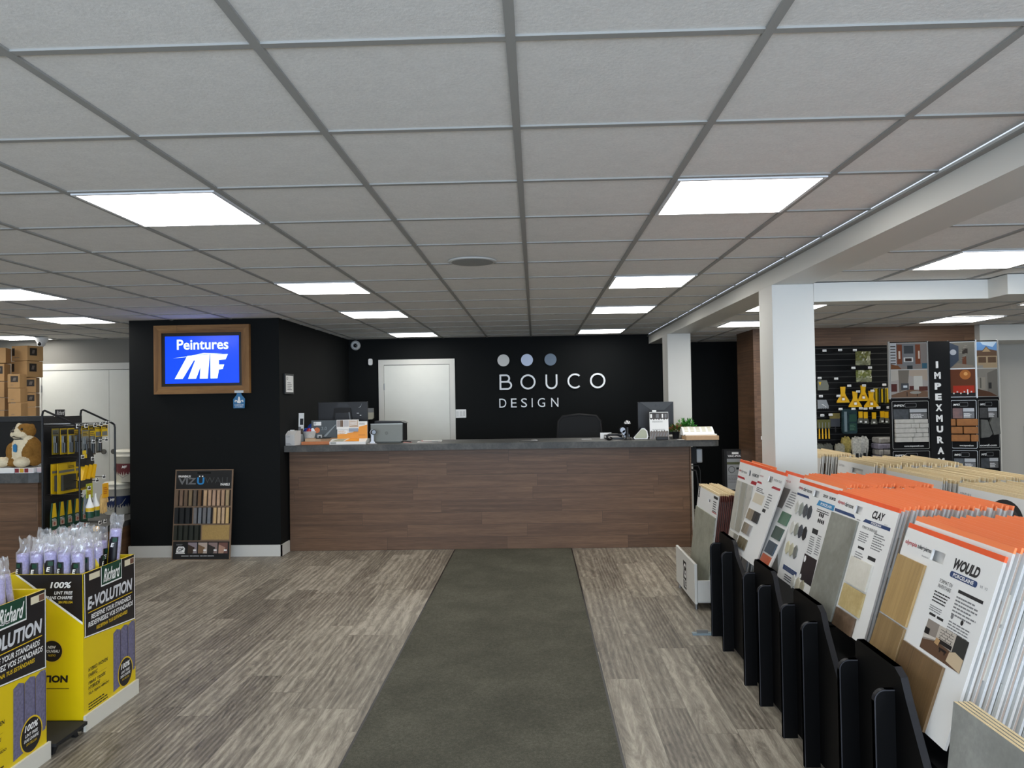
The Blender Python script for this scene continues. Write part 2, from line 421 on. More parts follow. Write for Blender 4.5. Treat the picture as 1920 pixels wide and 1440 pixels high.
struct(m, 'wall_right_back', 'wall', 'pale wall at the far right behind the stone panel display')
m = MB(); m.box(8.9, FY0, 0, 9, 9.85, CR+.012, offwhite); struct(m, 'wall_right', 'wall', 'pale side wall outside the right of the photo')
m = MB(); m.box(4.93, 8.7, 2.115, 9, 9.4, CR+.006, white); struct(m, 'trim_7', 'ceiling bulkhead', 'low white bulkhead at far right above the pale wall')
# shop front behind the camera: sill, posts and glass
m = MB(); m.box(-8, FY0-.1, 0, 9, FY0, .35, offwhite); m.box(-8, FY0-.1, 2.3, 9, FY0, CZ+.02, offwhite); struct(m, 'wall_front', 'wall', 'low wall and header of the shop front behind the camera')
m = MB()
for k in range(9): m.box(-8+k*2.1, FY0-.08, .35, -7.94+k*2.1, FY0-.02, 2.3, blkmetal)
struct(m, 'window_1', 'window', 'shop front window posts behind the camera')

# beams and columns
m = MB(); m.box(1.585, FY0, CR, 1.84, 10.75, CZ+.01, white); m.box(1.56, FY0, CZ-.02, 1.585, 10.75, CZ-.014, M('beam_tee', '#8e8d88', .5))  # thin grey tee strip along the left of the beam
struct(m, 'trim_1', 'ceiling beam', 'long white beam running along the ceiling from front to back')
m = MB(); m.box(1.575, 5.15, 0, 1.85, 5.45, CR, white, .004); struct(m, 'trim_2', 'column', 'near white square column rising behind the tile boards')
m = MB(); m.box(1.55, 9.05, 0, 1.82, 9.4, CR, white, .004); struct(m, 'trim_3', 'column', 'far white square column behind the counter end')
m = MB(); m.box(1.85, 5.15, 2.165, 3.0, 5.35, CR+.005, white); m.box(2.98, 4.94, 2.165, 5.5, 5.15, CR+.005, white); m.box(3.0, 5.15, 2.165, 5.5, 5.35, CR+.005, white)
struct(m, 'trim_4', 'ceiling beam', 'white cross beam with a step running right from the near column')
m = MB(); bb = [(-4.165, 7.785, -2.585, 7.8), (-4.165, 7.8, -4.15, 9.9), (-2.6, 7.785, -2.585, 8.04)]
for b in bb: m.box(b[0], b[1], 0, b[2], b[3], .115, white)
struct(m, 'baseboard_left', 'baseboard', 'white baseboard at the foot of the black television wall')

# doors
def door(cx, y, w, h, name, label, double=False, t=.075, lab='white flat door slab'):
    m = MB()
    m.box(cx-w/2-t, y-.02, 0, cx-w/2, y, h+t, white, .002); m.box(cx+w/2, y-.02, 0, cx+w/2+t, y, h+t, white, .002); m.box(cx-w/2-t, y-.0201, h, cx+w/2+t, y, h+t, white, .002)
    d = m.build(name, label=label, cat='door', kind='structure')
    s = MB(); dw = M('door_white', '#d9dad3', .4, noise=.02, nscale=5)
    if double:
        s.box(cx-w/2+.004, y-.012, .01, cx-.002, y-.002, h-.006, dw); s.box(cx+.002, y-.012, .01, cx+w/2-.004, y-.002, h-.006, dw)
    else: s.box(cx-w/2+.004, y-.012, .01, cx+w/2-.004, y-.002, h-.006, dw)
    s.rect(cx-w/2, 0, cx+w/2, h, M('door_gap', '#2a2a28', .8), y-.0015)
    s.build('door_panel', d)
    for z in ((1.75, .25) if not double else (1.78, .3)):
        g = MB(); g.cyl((cx-w/2+.004, y-.022, z-.045), (cx-w/2+.004, y-.022, z+.045), .007, steel, n=8); g.build('hinge', d)
    if double:
        for sx in (-.07, .06):
            g = MB(); g.cyl((cx+sx, y-.012, .955), (cx+sx, y-.03, .955), .032, M('knob_grey', '#6f6d68', .35, .8), n=20); g.build('door_handle', d)
    return d
door(-1.645, 10.75, .92, 2.052, 'door_1', 'white door with white frame in the black wall behind the counter')
door(-5.53, 9.9, 1.78, 2.02, 'door_2', 'wide white double door in the grey wall at far left', True, .085)

# runner carpet
m = MB(); m.box(-.85, -3.3, 0, .345, 8.035, .006, carpet_mat()); m.build('runner_rug', label='long dark grey runner rug leading to the wood counter', cat='rug')
e = MB(); e.box(-.862, -3.3, 0, -.85, 8.035, .0045, blk); e.box(.345, -3.3, 0, .357, 8.035, .0045, blk); e.build('rug_border', bpy.data.objects['runner_rug'], 'thin black rubber border')
# ================================================================ main counter
m = MB(); m.box(-2.585, 8.05, 0, 1.585, 8.07, 1.04, wood_c); m.box(-2.585, 8.07, 0, 1.585, 8.6, 1.04, blkm); m.box(1.58, 8.05, 0, 1.60, 8.6, 1.04, wood_cy)
m.build('reception_counter', label='long reception counter clad in brown oak planks', cat='counter')
m = MB(); pts = [(-2.61, 7.93), (1.80, 7.93)] + [(1.80+.07*sin(a), 8.0-.07*cos(a)) for a in [pi/2*i/6 for i in range(1, 7)]] + [(1.87, 8.72), (-2.6, 8.72)]
n = len(pts); V = [(a, b, 1.042) for a, b in pts] + [(a, b, 1.106) for a, b in pts]
m.add(V, [tuple(range(n-1, -1, -1)), tuple(range(n, 2*n))] + [(i, (i+1) % n, n+(i+1) % n, n+i) for i in range(n)], ctop)
m.build('countertop', label='dark grey stone-look worktop on the brown oak counter', cat='countertop')
CT = 1.107

# television in rough wood frame
tv = thing('framed_television', 'television in a rough wood frame, lit blue with white lettering', 'television', (-3.381, 7.8, 1.657))
wf = wood_mat('rough_pine_frame', (0, 2), .4, 3, '#533619', '#7c562c', '#98703f', .6, tone=.1); wfv = wood_mat('rough_pine_frame_upright', (2, 0), .4, 3, '#533619', '#7c562c', '#98703f', .6, tone=.1)
a, b, h, t = -.491, .491, .70, .078
for P, mm in (([(a,0),(b,0),(b-t,t),(a+t,t)], wf), ([(a,h),(a+t,h-t),(b-t,h-t),(b,h)], wf), ([(a,0),(a+t,t),(a+t,h-t),(a,h)], wfv), ([(b,0),(b,h),(b-t,h-t),(b-t,t)], wfv)):
    f = MB(); f.prism(P, -.05, -.001, mm); f.build('frame_board', tv)
s = MB(); s.box(a+t, -.035, t, b-t, -.001, h-t, blk)
bez = s.build('bezel', tv)
s = MB(); s.rect(-.378, .108, .382, .588, M('screen_blue', '#0538d8', .2, emit=1.15), -.0365)
wl = M('screen_white', '#d7ebff', .3, emit=1.0)
s.text('Peintures', -.255, .45, .275, .555, wl, -.038, bold=.018)
# stylised slanted monogram
def sl(pts): return [(-.28+u*.55+.0, .155+v*.245) for u, v in pts]
for q_, P_ in enumerate(([(0,0),(.15,0),(.40,.9),(.24,.95)], [(.25,0),(.40,0),(.56,.9),(.41,.9)], [(.47,0),(.62,0),(.66,1),(.5,.95)], [(.19,.74),(.24,.95),(.66,1),(.65,.78)], [(.67,0),(.80,0),(.83,.36),(.83,.98),(.67,1)], [(.67,1),(1.0,1),(.955,.78),(.8,.76)], [(.79,.36),(.9,.38),(.93,.57),(.79,.57)])):
    s.poly(sl(P_), wl, -.038-.0001*q_)
s.poly(sl([(-.03,.86),(.25,.93),(.55,1.06),(.9,1.02),(.5,1.0),(.22,.9)]), wl, -.0386)
s.build('screen', tv)
# hanging tag below the television
g = thing('hanging_shelf_tag', 'blue tag with a white fleur-de-lis hanging below the television frame', 'tag', (-2.995, 7.748, 1.505))
s = MB(); s.poly([(-.058,0),(.055,0),(.06,.095),(.025,.135),(.02,.175),(-.02,.175),(-.025,.135),(-.06,.09)], M('tag_blue', '#2b6d9c', .4), -.003)
s.T = Matrix(); s.prism([(-.058,0),(.055,0),(.06,.095),(.025,.135),(.02,.175),(-.02,.175),(-.025,.135),(-.06,.09)], -.0028, .0, bluep)
s.ell((0, -.004, .085), (.012, .002, .033), wprint, 10, 8)
for q in (-1, 1):
    s.tube([(q*.006, -.005, .05), (q*.02, -.005, .075), (q*.038, -.005, .08), (q*.04, -.005, .062)], .0055, wprint)
s.box(-.02, -.0052, .055, .02, -.0045, .061, wprint)
s.text('FABRIQUÉ', -.045, .025, .045, .04, wprint, -.0045, bold=.02); s.text('AU QUÉBEC', -.04, .008, .04, .02, wprint, -.0045, bold=.02)
s.build('tag_card', g); s = MB(); s.box(-.045, -.006, .155, .045, .0, .18, M('tag_clip', '#c8cdd0', .3)); s.build('clip', g)

# small plaque on the side of the black block
pl = thing('plaque', 'small white notice in a black frame on the dark side wall', 'sign', (-2.6, 8.07, 1.655), (0, 0, pi/2))
s = MB(); s.box(-.145, -.02, -.012, .145, -.001, .2, blk, .002); s.build('frame', pl)
s = MB(); s.rect(-.12, .008, .12, .18, wprint, -.0205); s.text('BD', -.1, .135, -.05, .168, kprint, -.0208); s.lines(-.08, .03, .08, .12, 5, gprint, -.0208, seed=4); s.build('notice', pl)

# dome cameras, sensor, switch, dispenser
def dome(x, y, z, label, ceil=True):
    t = thing('dome_camera', label, 'security camera', (x, y, z))
    s = MB(); wh = M('camera_white', '#d9d9d7', .35)
    if ceil:
        s.lathe([(.0, 0), (.075, 0), (.075, -.02), (.06, -.055), (.052, -.065)], wh, 24); s.build('housing', t)
        e = MB(); e.ell((0, -.012, -.075), (.047, .047, .047), wh, 20, 12); e.build('eyeball', t)
        e = MB(); e.ell((0, -.045, -.08), (.026, .018, .026), M('lens_black', '#060608', .1), 16, 10); e.build('lens', t)
    else:
        s.cyl((0, 0, 0), (0, -.03, 0), .066, wh, n=28); s.cyl((0, -.03, 0), (0, -.055, 0), .064, wh, .05, n=28); s.build('housing', t)
        e = MB(); e.ell((.006, -.05, -.004), (.035, .03, .035), greyp, 16, 10); e.build('eyeball', t)
        e = MB(); e.ell((.008, -.075, -.006), (.022, .014, .022), M('lens_black', '#060608', .1), 16, 10); e.build('lens', t)
dome(-2.495, 10.75, 2.335, 'round white security camera high in the corner of the black sign wall', False)
dome(-6.1, 9.4, 2.408, 'white dome security camera hanging from the ceiling before the cartons')
m = MB(); m.rrect(-.028, -.045, .028, .045, .02, wprint, -.03, 0); o = m.build('motion_sensor', label='small white motion sensor on the black wall left of the white door', cat='sensor', loc=(-2.29, 10.749, 2.1))
w = thing('light_switch', 'white three-gang light switch on the black wall right of the white door', 'light switch', (-1.037, 10.749, 1.36))
s = MB(); s.rrect(-.075, -.058, .075, .058, .006, wprint, -.006, 0); s.build('plate', w)
for k in (-1, 0, 1):
    s = MB(); s.box(k*.045-.016, -.01, -.033, k*.045+.016, -.006, .033, M('switch_rocker', '#c9c9c6', .35), .001); s.build('rocker', w)
d = thing('dispenser', 'grey and cream dispenser on the black wall behind the left monitor', 'dispenser', (-2.303, 10.749, 1.3))
s = MB(); s.prism([(-.05,.0),(.035,.0),(.05,.02),(.05,.095),(-.05,.095)], -.06, 0, M('dispenser_cream', '#c7c4b4', .5)); s.build('body', d)
s = MB(); s.box(-.05, -.061, .096, .05, 0, .155, greyp, .002); s.build('cover', d)

# sign lettering on the black wall
sg = thing('sign_lettering', 'three discs over raised white letters spelling the shop name on the black wall', 'sign', (0, 10.75, 0))
lw = M('letter_white', '#eef1f4', .4); D = .022
for x, c, nm in ((-.431, '#d8d8d4', 'pale grey disc'), (-.104, '#c9d7f2', 'pale blue disc'), (.222, '#66778a', 'slate blue disc')):
    s = MB(); s.cyl((x, -D, 2.09), (x, 0, 2.09), .083, M(nm.replace(' ', '_'), c, .5), n=40); s.build('disc', sg, nm)
def ribbon(s, pts, w, closed=False, y0=-D, y1=0, m_=None):
    P = [Vector((a, 0, b)) for a, b in pts]; n = len(P); A = []; B = []
    for i in range(n):
        p, q = (P[(i-1) % n], P[(i+1) % n]) if closed else (P[max(i-1, 0)], P[min(i+1, n-1)])
        d1 = (P[i]-p); d2 = (q-P[i])
        d = ((d1.normalized() if d1.length > 1e-9 else Vector()) + (d2.normalized() if d2.length > 1e-9 else Vector())).normalized()
        nn = Vector((-d.z, 0, d.x)); k = 1
        if d1.length > 1e-9: k = 1/max(.5, abs(nn.dot(Vector((-d1.normalized().z, 0, d1.normalized().x)))))
        A.append(P[i]+nn*w/2*k); B.append(P[i]-nn*w/2*k)
    V = [(v.x, y, v.z) for y in (y0, y1) for L in (A, B) for v in L]; F = []
    for i in range(n if closed else n-1):
        j = (i+1) % n
        F += [(i, j, n+j, n+i), (2*n+i, 3*n+i, 3*n+j, 2*n+j), (i, 2*n+i, 2*n+j, j), (n+i, n+j, 3*n+j, 3*n+i)]
    if not closed: F += [(0, n, 3*n, 2*n), (n-1, 3*n-1, 4*n-1, 2*n-1)]
    s.add(V, F, m_ or lw)
def arc(cx, cz, rx, rz, a0, a1, n=24): return [(cx+rx*cos(radians(a0+(a1-a0)*i/n)), cz+rz*sin(radians(a0+(a1-a0)*i/n))) for i in range(n+1)]
z0, z1, W = 1.693, 1.882, .0235
def letter(name, fn):
    s = MB(); fn(s); s.build(name, sg)
def LB(s):
    ribbon(s, [(-.478, z0-.01), (-.478, z1+.01)], W, y0=-D-.0006); x = -.478; r = .045
    ribbon(s, [(x, z1)]+arc(-.395, z1-r, .04, r, 90, -90, 10)+[(x, z1-2*r)], W); r2_ = (z1-2*r-z0)/2
    ribbon(s, [(x, z1-2*r)]+arc(-.378, z0+r2_, .05, r2_, 90, -90, 10)+[(x, z0)], W, y0=-D+.0006)
letter('letter_b', LB)
letter('letter_o', lambda s: ribbon(s, arc(-.095, 1.785, .093, .093, 0, 360, 40)[:-1], W, True))
letter('letter_u', lambda s: ribbon(s, [(.16, 1.882)]+arc(.231, 1.762, .071, .071, 180, 360, 16)+[(.302, 1.882)], W))
letter('letter_c', lambda s: ribbon(s, arc(.557, 1.787, .093, .093, 48, 312, 30), W))
letter('letter_o', lambda s: ribbon(s, arc(.87, 1.787, .094, .094, 0, 360, 40)[:-1], W, True))
for ch, xa, xb in (('D', -.497, -.4), ('E', -.335, -.257), ('S', -.195, -.112), ('I', -.048, -.034), ('G', .035, .137), ('N', .222, .322)):
    s = MB(); s.text(ch, xa, 1.434, xb, 1.558, lw, -D, bold=-.004, depth=D); s.build('letter_'+ch.lower(), sg)

# wood panel sample board leaning on the black wall
L = .895; lean = .11
vb = thing('panel_sample_board', 'tall sample board of slatted wood wall panels leaning on the black wall', 'sample board', (-3.36, 7.66, 0), (-lean, 0, radians(-2)))
kr = M('kraft_edge', '#7d6651', .6)
s = MB(); s.box(-.30, -.012, 0, .30, 0, L, kr); s.rect(-.288, .70, .288, L-.01, M('board_black', '#101112', .45), -.0126)
s.rect(-.07, L-.045, .07, L-.025, M('slot_dark', '#030303', .9), -.0130)
s.rect(-.29, .005, .29, .178, M('board_black', '#101112', .45), -.0126); s.build('backing', vb)
s = MB()
s.text('PANNEAUX', -.265, .815, -.135, .838, wprint, -.0132, bold=.03); s.text('PANELS', .175, .732, .27, .755, wprint, -.0132, bold=.03)
s.text('VIZ', -.265, .745, -.08, .81, M('silver_print', '#77797b', .35, .3), -.0132, bold=.03); s.text('U', -.07, .742, .005, .815, M('print_cyan', '#2a86c4', .4), -.0132, bold=.03); s.rect(-.052, .82, -.038, .832, wprint, -.0132); s.rect(-.022, .82, -.008, .832, wprint, -.0132)
s.text('WALL', .012, .757, .275, .815, M('dim_print', '#4d4f51', .4), -.0132, bold=-.02); s.build('header_lettering', vb)
def slats(n, x0, x1, z0, z1, cols, base, nm):
    s = MB(); s.rect(x0, z0, x1, z1, M(base+'_slat_base', base, .8), -.0128); w = (x1-x0)/n
    for k in range(n):
        s.box(x0+w*k+.002, -.03, z0+.002, x0+w*k+w*.68, -.013, z1-.002, M('slat_'+cols[k % len(cols)], cols[k % len(cols)], .5, noise=.12, nscale=18))
    s.build(nm, vb)
slats(6, -.285, .0, .53, .69, ['#6e5a48', '#7a6250', '#6a5644', '#7d6a4f', '#5f5348', '#6d533a'], '#120d0a', 'wood_slats')
slats(6, .012, .285, .53, .69, ['#c3a27c', '#b8977a', '#b2927a', '#b79679', '#ad8c70', '#a5906c'], '#1a120c', 'wood_slats')
slats(3, -.285, -.105, .355, .515, ['#15191c'], '#040506', 'wood_slats')
slats(4, -.085, .105, .355, .515, ['#6e6e70', '#74787e'], '#0a0c10', 'wood_slats')
slats(4, .12, .288, .355, .515, ['#c9a877', '#c7a983', '#c2a483', '#cfae76'], '#141008', 'wood_slats')
slats(5, -.285, -.01, .19, .34, ['#23271f', '#20261f'], '#14170f', 'wood_slats')
s = MB(); s.box(.005, -.02, .195, .285, -.0125, .34, M('birch_panel', '#a88a52', .5, noise=.1, nscale=60)); s.build('flat_panel', vb)
s = MB()
for k, (c1, c2) in enumerate((('#8d8288', '#3b2c20'), ('#b7a69a', '#7a5f45'), ('#8a7672', '#2b2622'), ('#6d4a42', '#a8836f'))):
    x = -.135+k*.105; s.rect(x, .062, x+.093, .168, M('pic_a%d' % k, c1, .5), -.0132); s.poly([(x, .062), (x+.05, .062), (x+.07, .12), (x, .15)], M('pic_b%d' % k, c2, .5), -.0134)
    s.rect(x+.055, .085, x+.085, .1, wprint, -.0136)
s.poly([(-.255,.07),(-.17,.07),(-.165,.11),(-.18,.13),(-.235,.13),(-.25,.11)], wprint, -.0134); s.text('GP', -.24, .08, -.18, .118, kprint, -.0138, bold=.03, shear=.3)
s.lines(-.255, .14, -.19, .16, 2, gprint, -.0134, seed=2); s.rect(-.26, .06, -.165, .066, wprint, -.0134); s.lines(-.2, .035, .25, .045, 1, wprint, -.0134, seed=8)
s.build('photo_strip', vb)

# ---------------------------------------------------------------- things on the counter
def leaflet(s, x0, z0, x1, z1, y, seed=0, base=wprint):
    s.rect(x0, z0, x1, z1, base, y)
# white literature box with tall card holder and pens
bx = thing('card_box', 'white cardboard box with grey print at the left end of the counter', 'box', (-2.54, 8.06, CT), (0, 0, radians(-8)))
s = MB(); s.prismx([(-.09,0),(.06,0),(.06,.15),(-.02,.15),(-.09,.11)], -.052, .052, M('box_white', '#cfccc8', .5)); s.text('Com', -.04, .085, 0, .1, gprint, -.0905); s.lines(-.045, .01, .02, .03, 2, gprint, -.0905)
s.box(-.03, -.02, .05, .01, .0, .16, wprint); s.build('box_body', bx)
th = thing('narrow_card_holder', 'tall narrow photo card standing behind the white box on the counter', 'card holder', (-2.555, 8.36, CT), (-.1, 0, 0))
s = MB(); s.box(-.028, -.012, 0, .028, 0, .33, wprint); s.rect(-.026, .1, .024, .16, M('pic_brown', '#5c4c42', .5), -.0126); s.rect(-.012, .2, .024, .27, kprint, -.0126); s.rect(-.028, .12, .0, .18, gprint, -.013); s.build('card', th)
bk = thing('candy_basket', 'pale tapered basket full of blue and red packets on the counter', 'basket', (-2.43, 8.28, CT))
s = MB(); s.lathe([(.05, 0), (.05, .002), (.082, .13), (.086, .135), (.08, .13), (.045, .01)], M('basket_white', '#cbc9c4', .55, noise=.1, nscale=60), 20); s.build('basket_body', bk)
rr = random.Random(3)
for k in range(9):
    c = ['#1f62b0', '#22307e', '#b02a30', '#e0e3ea', '#2d79c9', '#2a2f80', '#b02a30', '#dfe6f0', '#153c8a'][k]
    s = MB(); a = rr.uniform(0, 6.3); R = Matrix.Rotation(rr.uniform(-.5, .5), 3, 'X') @ Matrix.Rotation(rr.uniform(-.6, .6), 3, 'Y')
    s.ell((0, 0, 0), (.026, .014, .042), M('packet_'+c, c, .3), 10, 8, R)
    s.build('candy_packet', None, ['blue foil', 'dark blue foil', 'red foil', 'white foil', 'light blue foil', 'indigo foil', 'small red foil', 'pale foil', 'deep blue foil'][k]+' packet heaped in the pale basket', 'packet', 'packets in the basket',
            loc=(-2.43+.05*cos(k*.785)*(k < 8), 8.28+.05*sin(k*.785)*(k < 8), CT+.13+(.05 if k == 8 else 0)))
# display of grey trim profiles on an orange base
d1 = thing('trim_sample_display', 'counter display with dark board, orange dot and wooden steps', 'sample display', (-2.28, 8.25, CT), (0, 0, radians(3)))
ow = M('orange_wood', '#b86d3a', .45, noise=.12, nscale=25)
s = MB(); s.box(-.195, -.16, 0, .19, .05, .03, ow); s.build('base_step', d1)
s = MB(); s.box(-.165, -.12, .03, .17, .05, .062, M('oak_strip', '#9d7c58', .5, noise=.1)); s.box(-.165, -.1202, .03, .0, -.118, .06, M('pale_oak', '#b49b7a', .5)); s.build('base_step', d1)
s = MB(); s.box(-.125, .0, .06, .155, .012, .25, M('display_slate', '#3f4547', .4, noise=.12, nscale=8)); s.rect(-.1, .195, -.02, .235, wprint, -.0006); s.text('SP', -.095, .2, -.075, .228, kprint, -.001); s.disc(-.065, .145, .03, M('dot_orange', '#c86a35', .5), -.0008)
s.text('3.0', -.02, .145, .04, .18, M('dim_print2', '#6e7577', .4), -.001, bold=.02); s.poly([(.0, .075), (.03, .075), (.14, .2), (.13, .2)], M('profile_light', '#7f8688', .35), -.0012); s.build('backboard', d1)
s = MB(); s.box(-.035, -.12, .062, .012, -.105, .1, M('clip_grey', '#a7a7a5', .4)); s.box(-.022, -.1205, .066, .0, -.119, .086, blk); s.box(-.05, -.13, .06, .1, -.06, .068, blkm); s.build('profile_clip', d1)
# large white brochure display with orange shapes
d2 = thing('brochure_display', 'white brochure display with orange pattern and room photos on the counter', 'brochure display', (-1.965, 8.2, CT))
pw = M('display_white', '#e3e1dc', .45); po = M('display_orange', '#e29433', .5)
s = MB(); s.prismx([(-.17,0),(.06,0),(.06,.05),(-.06,.055),(-.17,.028)], -.19, .19, pw); s.text('SCHLUTER', -.17, .006, -.12, .022, gprint, -.171) if False else s.rect(-.18, .005, -.12, .025, M('tag_grey', '#9c9e98', .5), -.1706)
V = [(-.04, -.1605, .0335), (.12, -.1605, .0335), (.1, -.065, .0555), (.0, -.065, .0555)]; s.add(V, [(0, 1, 2, 3)], po); V = [(-.17, -.1605, .0332), (-.05, -.1605, .0332), (-.03, -.065, .0552), (-.12, -.065, .0552)]; s.add(V, [(0, 1, 2, 3)], M('display_sage', '#a7a894', .5)); s.build('tray', d2)
s = MB(); s.box(-.135, -.055, .05, .185, -.043, .235, pw); s.poly([(-.135,.055),(.185,.055),(.185,.2),(.1,.18),(.03,.12),(-.135,.1)], po, -.0556); s.rect(-.13, .105, -.03, .15, wprint, -.056)
s.lines(-.125, .11, -.035, .145, 3, M('print_tan', '#c79a6a', .5), -.0565); s.box(.095, -.075, .09, .165, -.07, .094, M('orange_dark', '#a6611f', .5)); s.lines(.1, .2, .17, .225, 3, gprint, -.056, seed=5); s.build('backboard', d2)
s = MB(); s.box(-.14, -.062, .155, .095, -.056, .255, pw); s.rect(-.135, .18, -.1, .25, M('pic_grey1', '#9a928e', .5), -.0626); s.rect(-.1, .18, -.07, .25, M('pic_brown2', '#6d5644', .5), -.0626); s.rect(-.065, .18, -.01, .25, M('pic_grey2', '#b9b5b5', .5), -.0626); s.rect(-.005, .175, .09, .25, M('pic_beige', '#b99f88', .5), -.0626)
for k in range(4): s.poly([(.0, .195+k*.014), (.08, .2+k*.014), (.08, .206+k*.014), (.0, .2+k*.014)], wprint, -.063)
s.rect(-.01, .13, .09, .165, M('pic_blue', '#8e97a6', .5), -.0632); s.build('photo_card', d2)
# barcode scanner
sc = thing('barcode_scanner', 'silver and black barcode scanner standing left of the laptop', 'scanner', (-1.715, 8.1, CT))
s = MB(); s.prismx([(-.04, 0), (.04, 0), (.03, .006), (-.03, .006)], -.045, .045, M('scanner_silver', '#c9c9cc', .25, .4)); s.build('base', sc)
s = MB(); s.prism([(-.03,.005),(.03,.005),(.014,.03),(.014,.1),(-.012,.1),(-.014,.03)], -.012, .012, M('scanner_silver', '#c9c9cc', .25, .4)); s.build('neck', sc)
s = MB(); s.cyl((.02, -.03, .122), (-.005, .035, .118), .028, blk, n=20); s.cyl((-.004, .033, .118), (-.0055, .04, .118), .03, M('scanner_silver', '#c9c9cc', .25, .4), n=20); s.cyl((.0205, -.031, .122), (.021, -.033, .122), .02, M('lens_black', '#060608', .1), n=20); s.build('head', sc)
# monitor seen from behind
def monitor_back(x, y, w, h, z, label, rz, kind):
    t = thing('monitor', label, 'monitor', (x, y, CT), (0, 0, rz))
    s = MB(); s.box(-w/2, -.012, z, w/2, .012, z+h, blk, .004); s.build('shell', t)
    if kind == 1:
        s = MB(); s.prism([(-.12, z+.05), (.12, z+.05), (.09, z+.26), (-.09, z+.26)], -.035, -.012, blkm); s.build('rear_hump', t)
        s = MB(); s.prism([(-.1, z-.0), (.1, z), (.072, z+.21), (-.072, z+.21)], -.043, -.035, blk)
        s.prism([(.072, z+.215), (.085, z+.215), (.115, z), (.1, z)], -.05, -.035, M('bezel_grey', '#5d6063', .35)); s.build('stand_arm', t)
        s = MB(); s.poly(arc(.0, z+h-.1, .09, .09, 30, 150, 12), M('logo_dim', '#222427', .25), -.0126); s.poly([(.17, z+h-.07), (.2, z+h-.05), (.215, z+h-.015), (.2, z+h-.06)], greyp, -.0126)
        s.rect(.155, z+h-.13, .18, z+h-.125, wprint, -.0126); s.rect(.19, z+h-.155, .205, z+h-.148, wprint, -.0126); s.build('rear_marks', t)
    else:
        s = MB(); s.prism([(-w/2+.02, z+h), (w/2, z+h), (.09, z+h-.09), (-.05, z+h-.09)], -.022, -.011, M('monitor_grey', '#2e3032', .4)); s.build('rear_cap', t)
        s = MB(); s.disc(.0, z+h-.04, .013, M('logo_dim2', '#15171a', .3), -.0226); s.text('LG', .02, z+h-.05, .05, z+h-.03, M('logo_dim2', '#15171a', .3), -.0226); s.build('rear_marks', t)
    s = MB(); s.box(-.03, .0, .01, .03, .03, z+.1, blk); s.build('stand_post', t); s = MB(); s.rrect(-.12, -.09, .12, .09, .03, blk); 
    s = MB(); s.box(-.12, -.07, 0, .12, .1, .012, blk, .003); s.build('stand_foot', t)
monitor_back(-2.125, 8.5, .552, .33, .115, 'large black monitor seen from behind at the left of the counter', 0, 1)
monitor_back(1.315, 8.52, .39, .36, .03, 'black monitor with a grey triangular cap at the right of the counter', 0, 2)
# laptop
lp = thing('laptop', 'silver laptop open with its lid back facing the room', 'laptop', (-1.588, 8.2, CT))
sv = M('laptop_silver', '#6d6f69', .4, .2)
s = MB(); s.box(-.165, .02, 0, .165, .25, .014, sv, .003); s.build('base', lp)
s = MB(); P = Matrix.Rotation(-.06, 4, 'X'); s.T = P; s.box(-.172, .0, .012, .172, .007, .205, sv, .003); s.rect(-.172, .198, .172, .206, M('laptop_edge', '#a5a7a3', .3, .5), -.0005); s.disc(0, .105, .018, M('logo_grey', '#55574f', .3, .5), -.0006); s.text('hp', -.009, .095, .01, .115, sv, -.0009, shear=.3); s.build('lid', lp)
pr = thing('desk_printer', 'low black printer just visible behind the laptop', 'printer', (-1.6, 8.595, CT))
s = MB(); s.box(-.17, -.12, 0, .15, .12, .2, blkm, .01); s.build('body', pr); s = MB(); s.prism([(-.17,.2),(.17,.2),(.12,.222),(-.17,.226)], -.12, .1, blk); s.build('lid', pr)
# papers
def papers(x, y, items, label, cat='papers'):
    t = thing('paper_pile', label, cat, (x, y, CT))
    for k, (dx, dy, w, d, rz, c, nm) in enumerate(items):
        s = MB(); s.T = Matrix.Translation((dx, dy, .004*k)) @ Matrix.Rotation(rz, 4, 'Z'); s.box(-w/2, -d/2, 0, w/2, d/2, .0035, M('paper_'+c, c, .6)); s.build(nm, t)
papers(-1.14, 8.3, [(0, 0, .26, .2, .1, '#c9c6c2', 'sheet'), (.02, .01, .2, .18, -.2, '#8f8f8f', 'sheet'), (-.04, .02, .1, .12, .3, '#e0908a', 'pink_slip'), (.03, 0, .2, .1, .2, '#d6d3cf', 'sheet')], 'loose stack of paper slips with a pink one before the white door')
papers(-1.37, 8.25, [(0, 0, .09, .08, .1, '#d99b94', 'pink_slip')], 'single pink slip lying beside the laptop')
m = MB(); m.tube([(-1.43, 8.2, CT+.01), (-1.4, 8.17, CT+.02), (-1.36, 8.19, CT+.012), (-1.33, 8.22, CT+.008)], .006, blk); m.build('pen', label='short black pen lying between laptop and pink slip', cat='pen')
papers(-.075, 8.16, [(0, 0, .2, .13, .0, '#3b3d3e', 'photo_print'), (.01, .0, .17, .1, 0.02, '#6d6a66', 'photo_print'), (.06, .02, .05, .06, 0.4, '#c9c9c7', 'sheet')], 'grey printed leaflets lying flat near the middle of the counter', 'leaflet')
papers(.545, 8.35, [(0, 0, .11, .08, .0, '#b9b9b7', 'sheet')], 'small pale slip on the counter in front of the office chair')
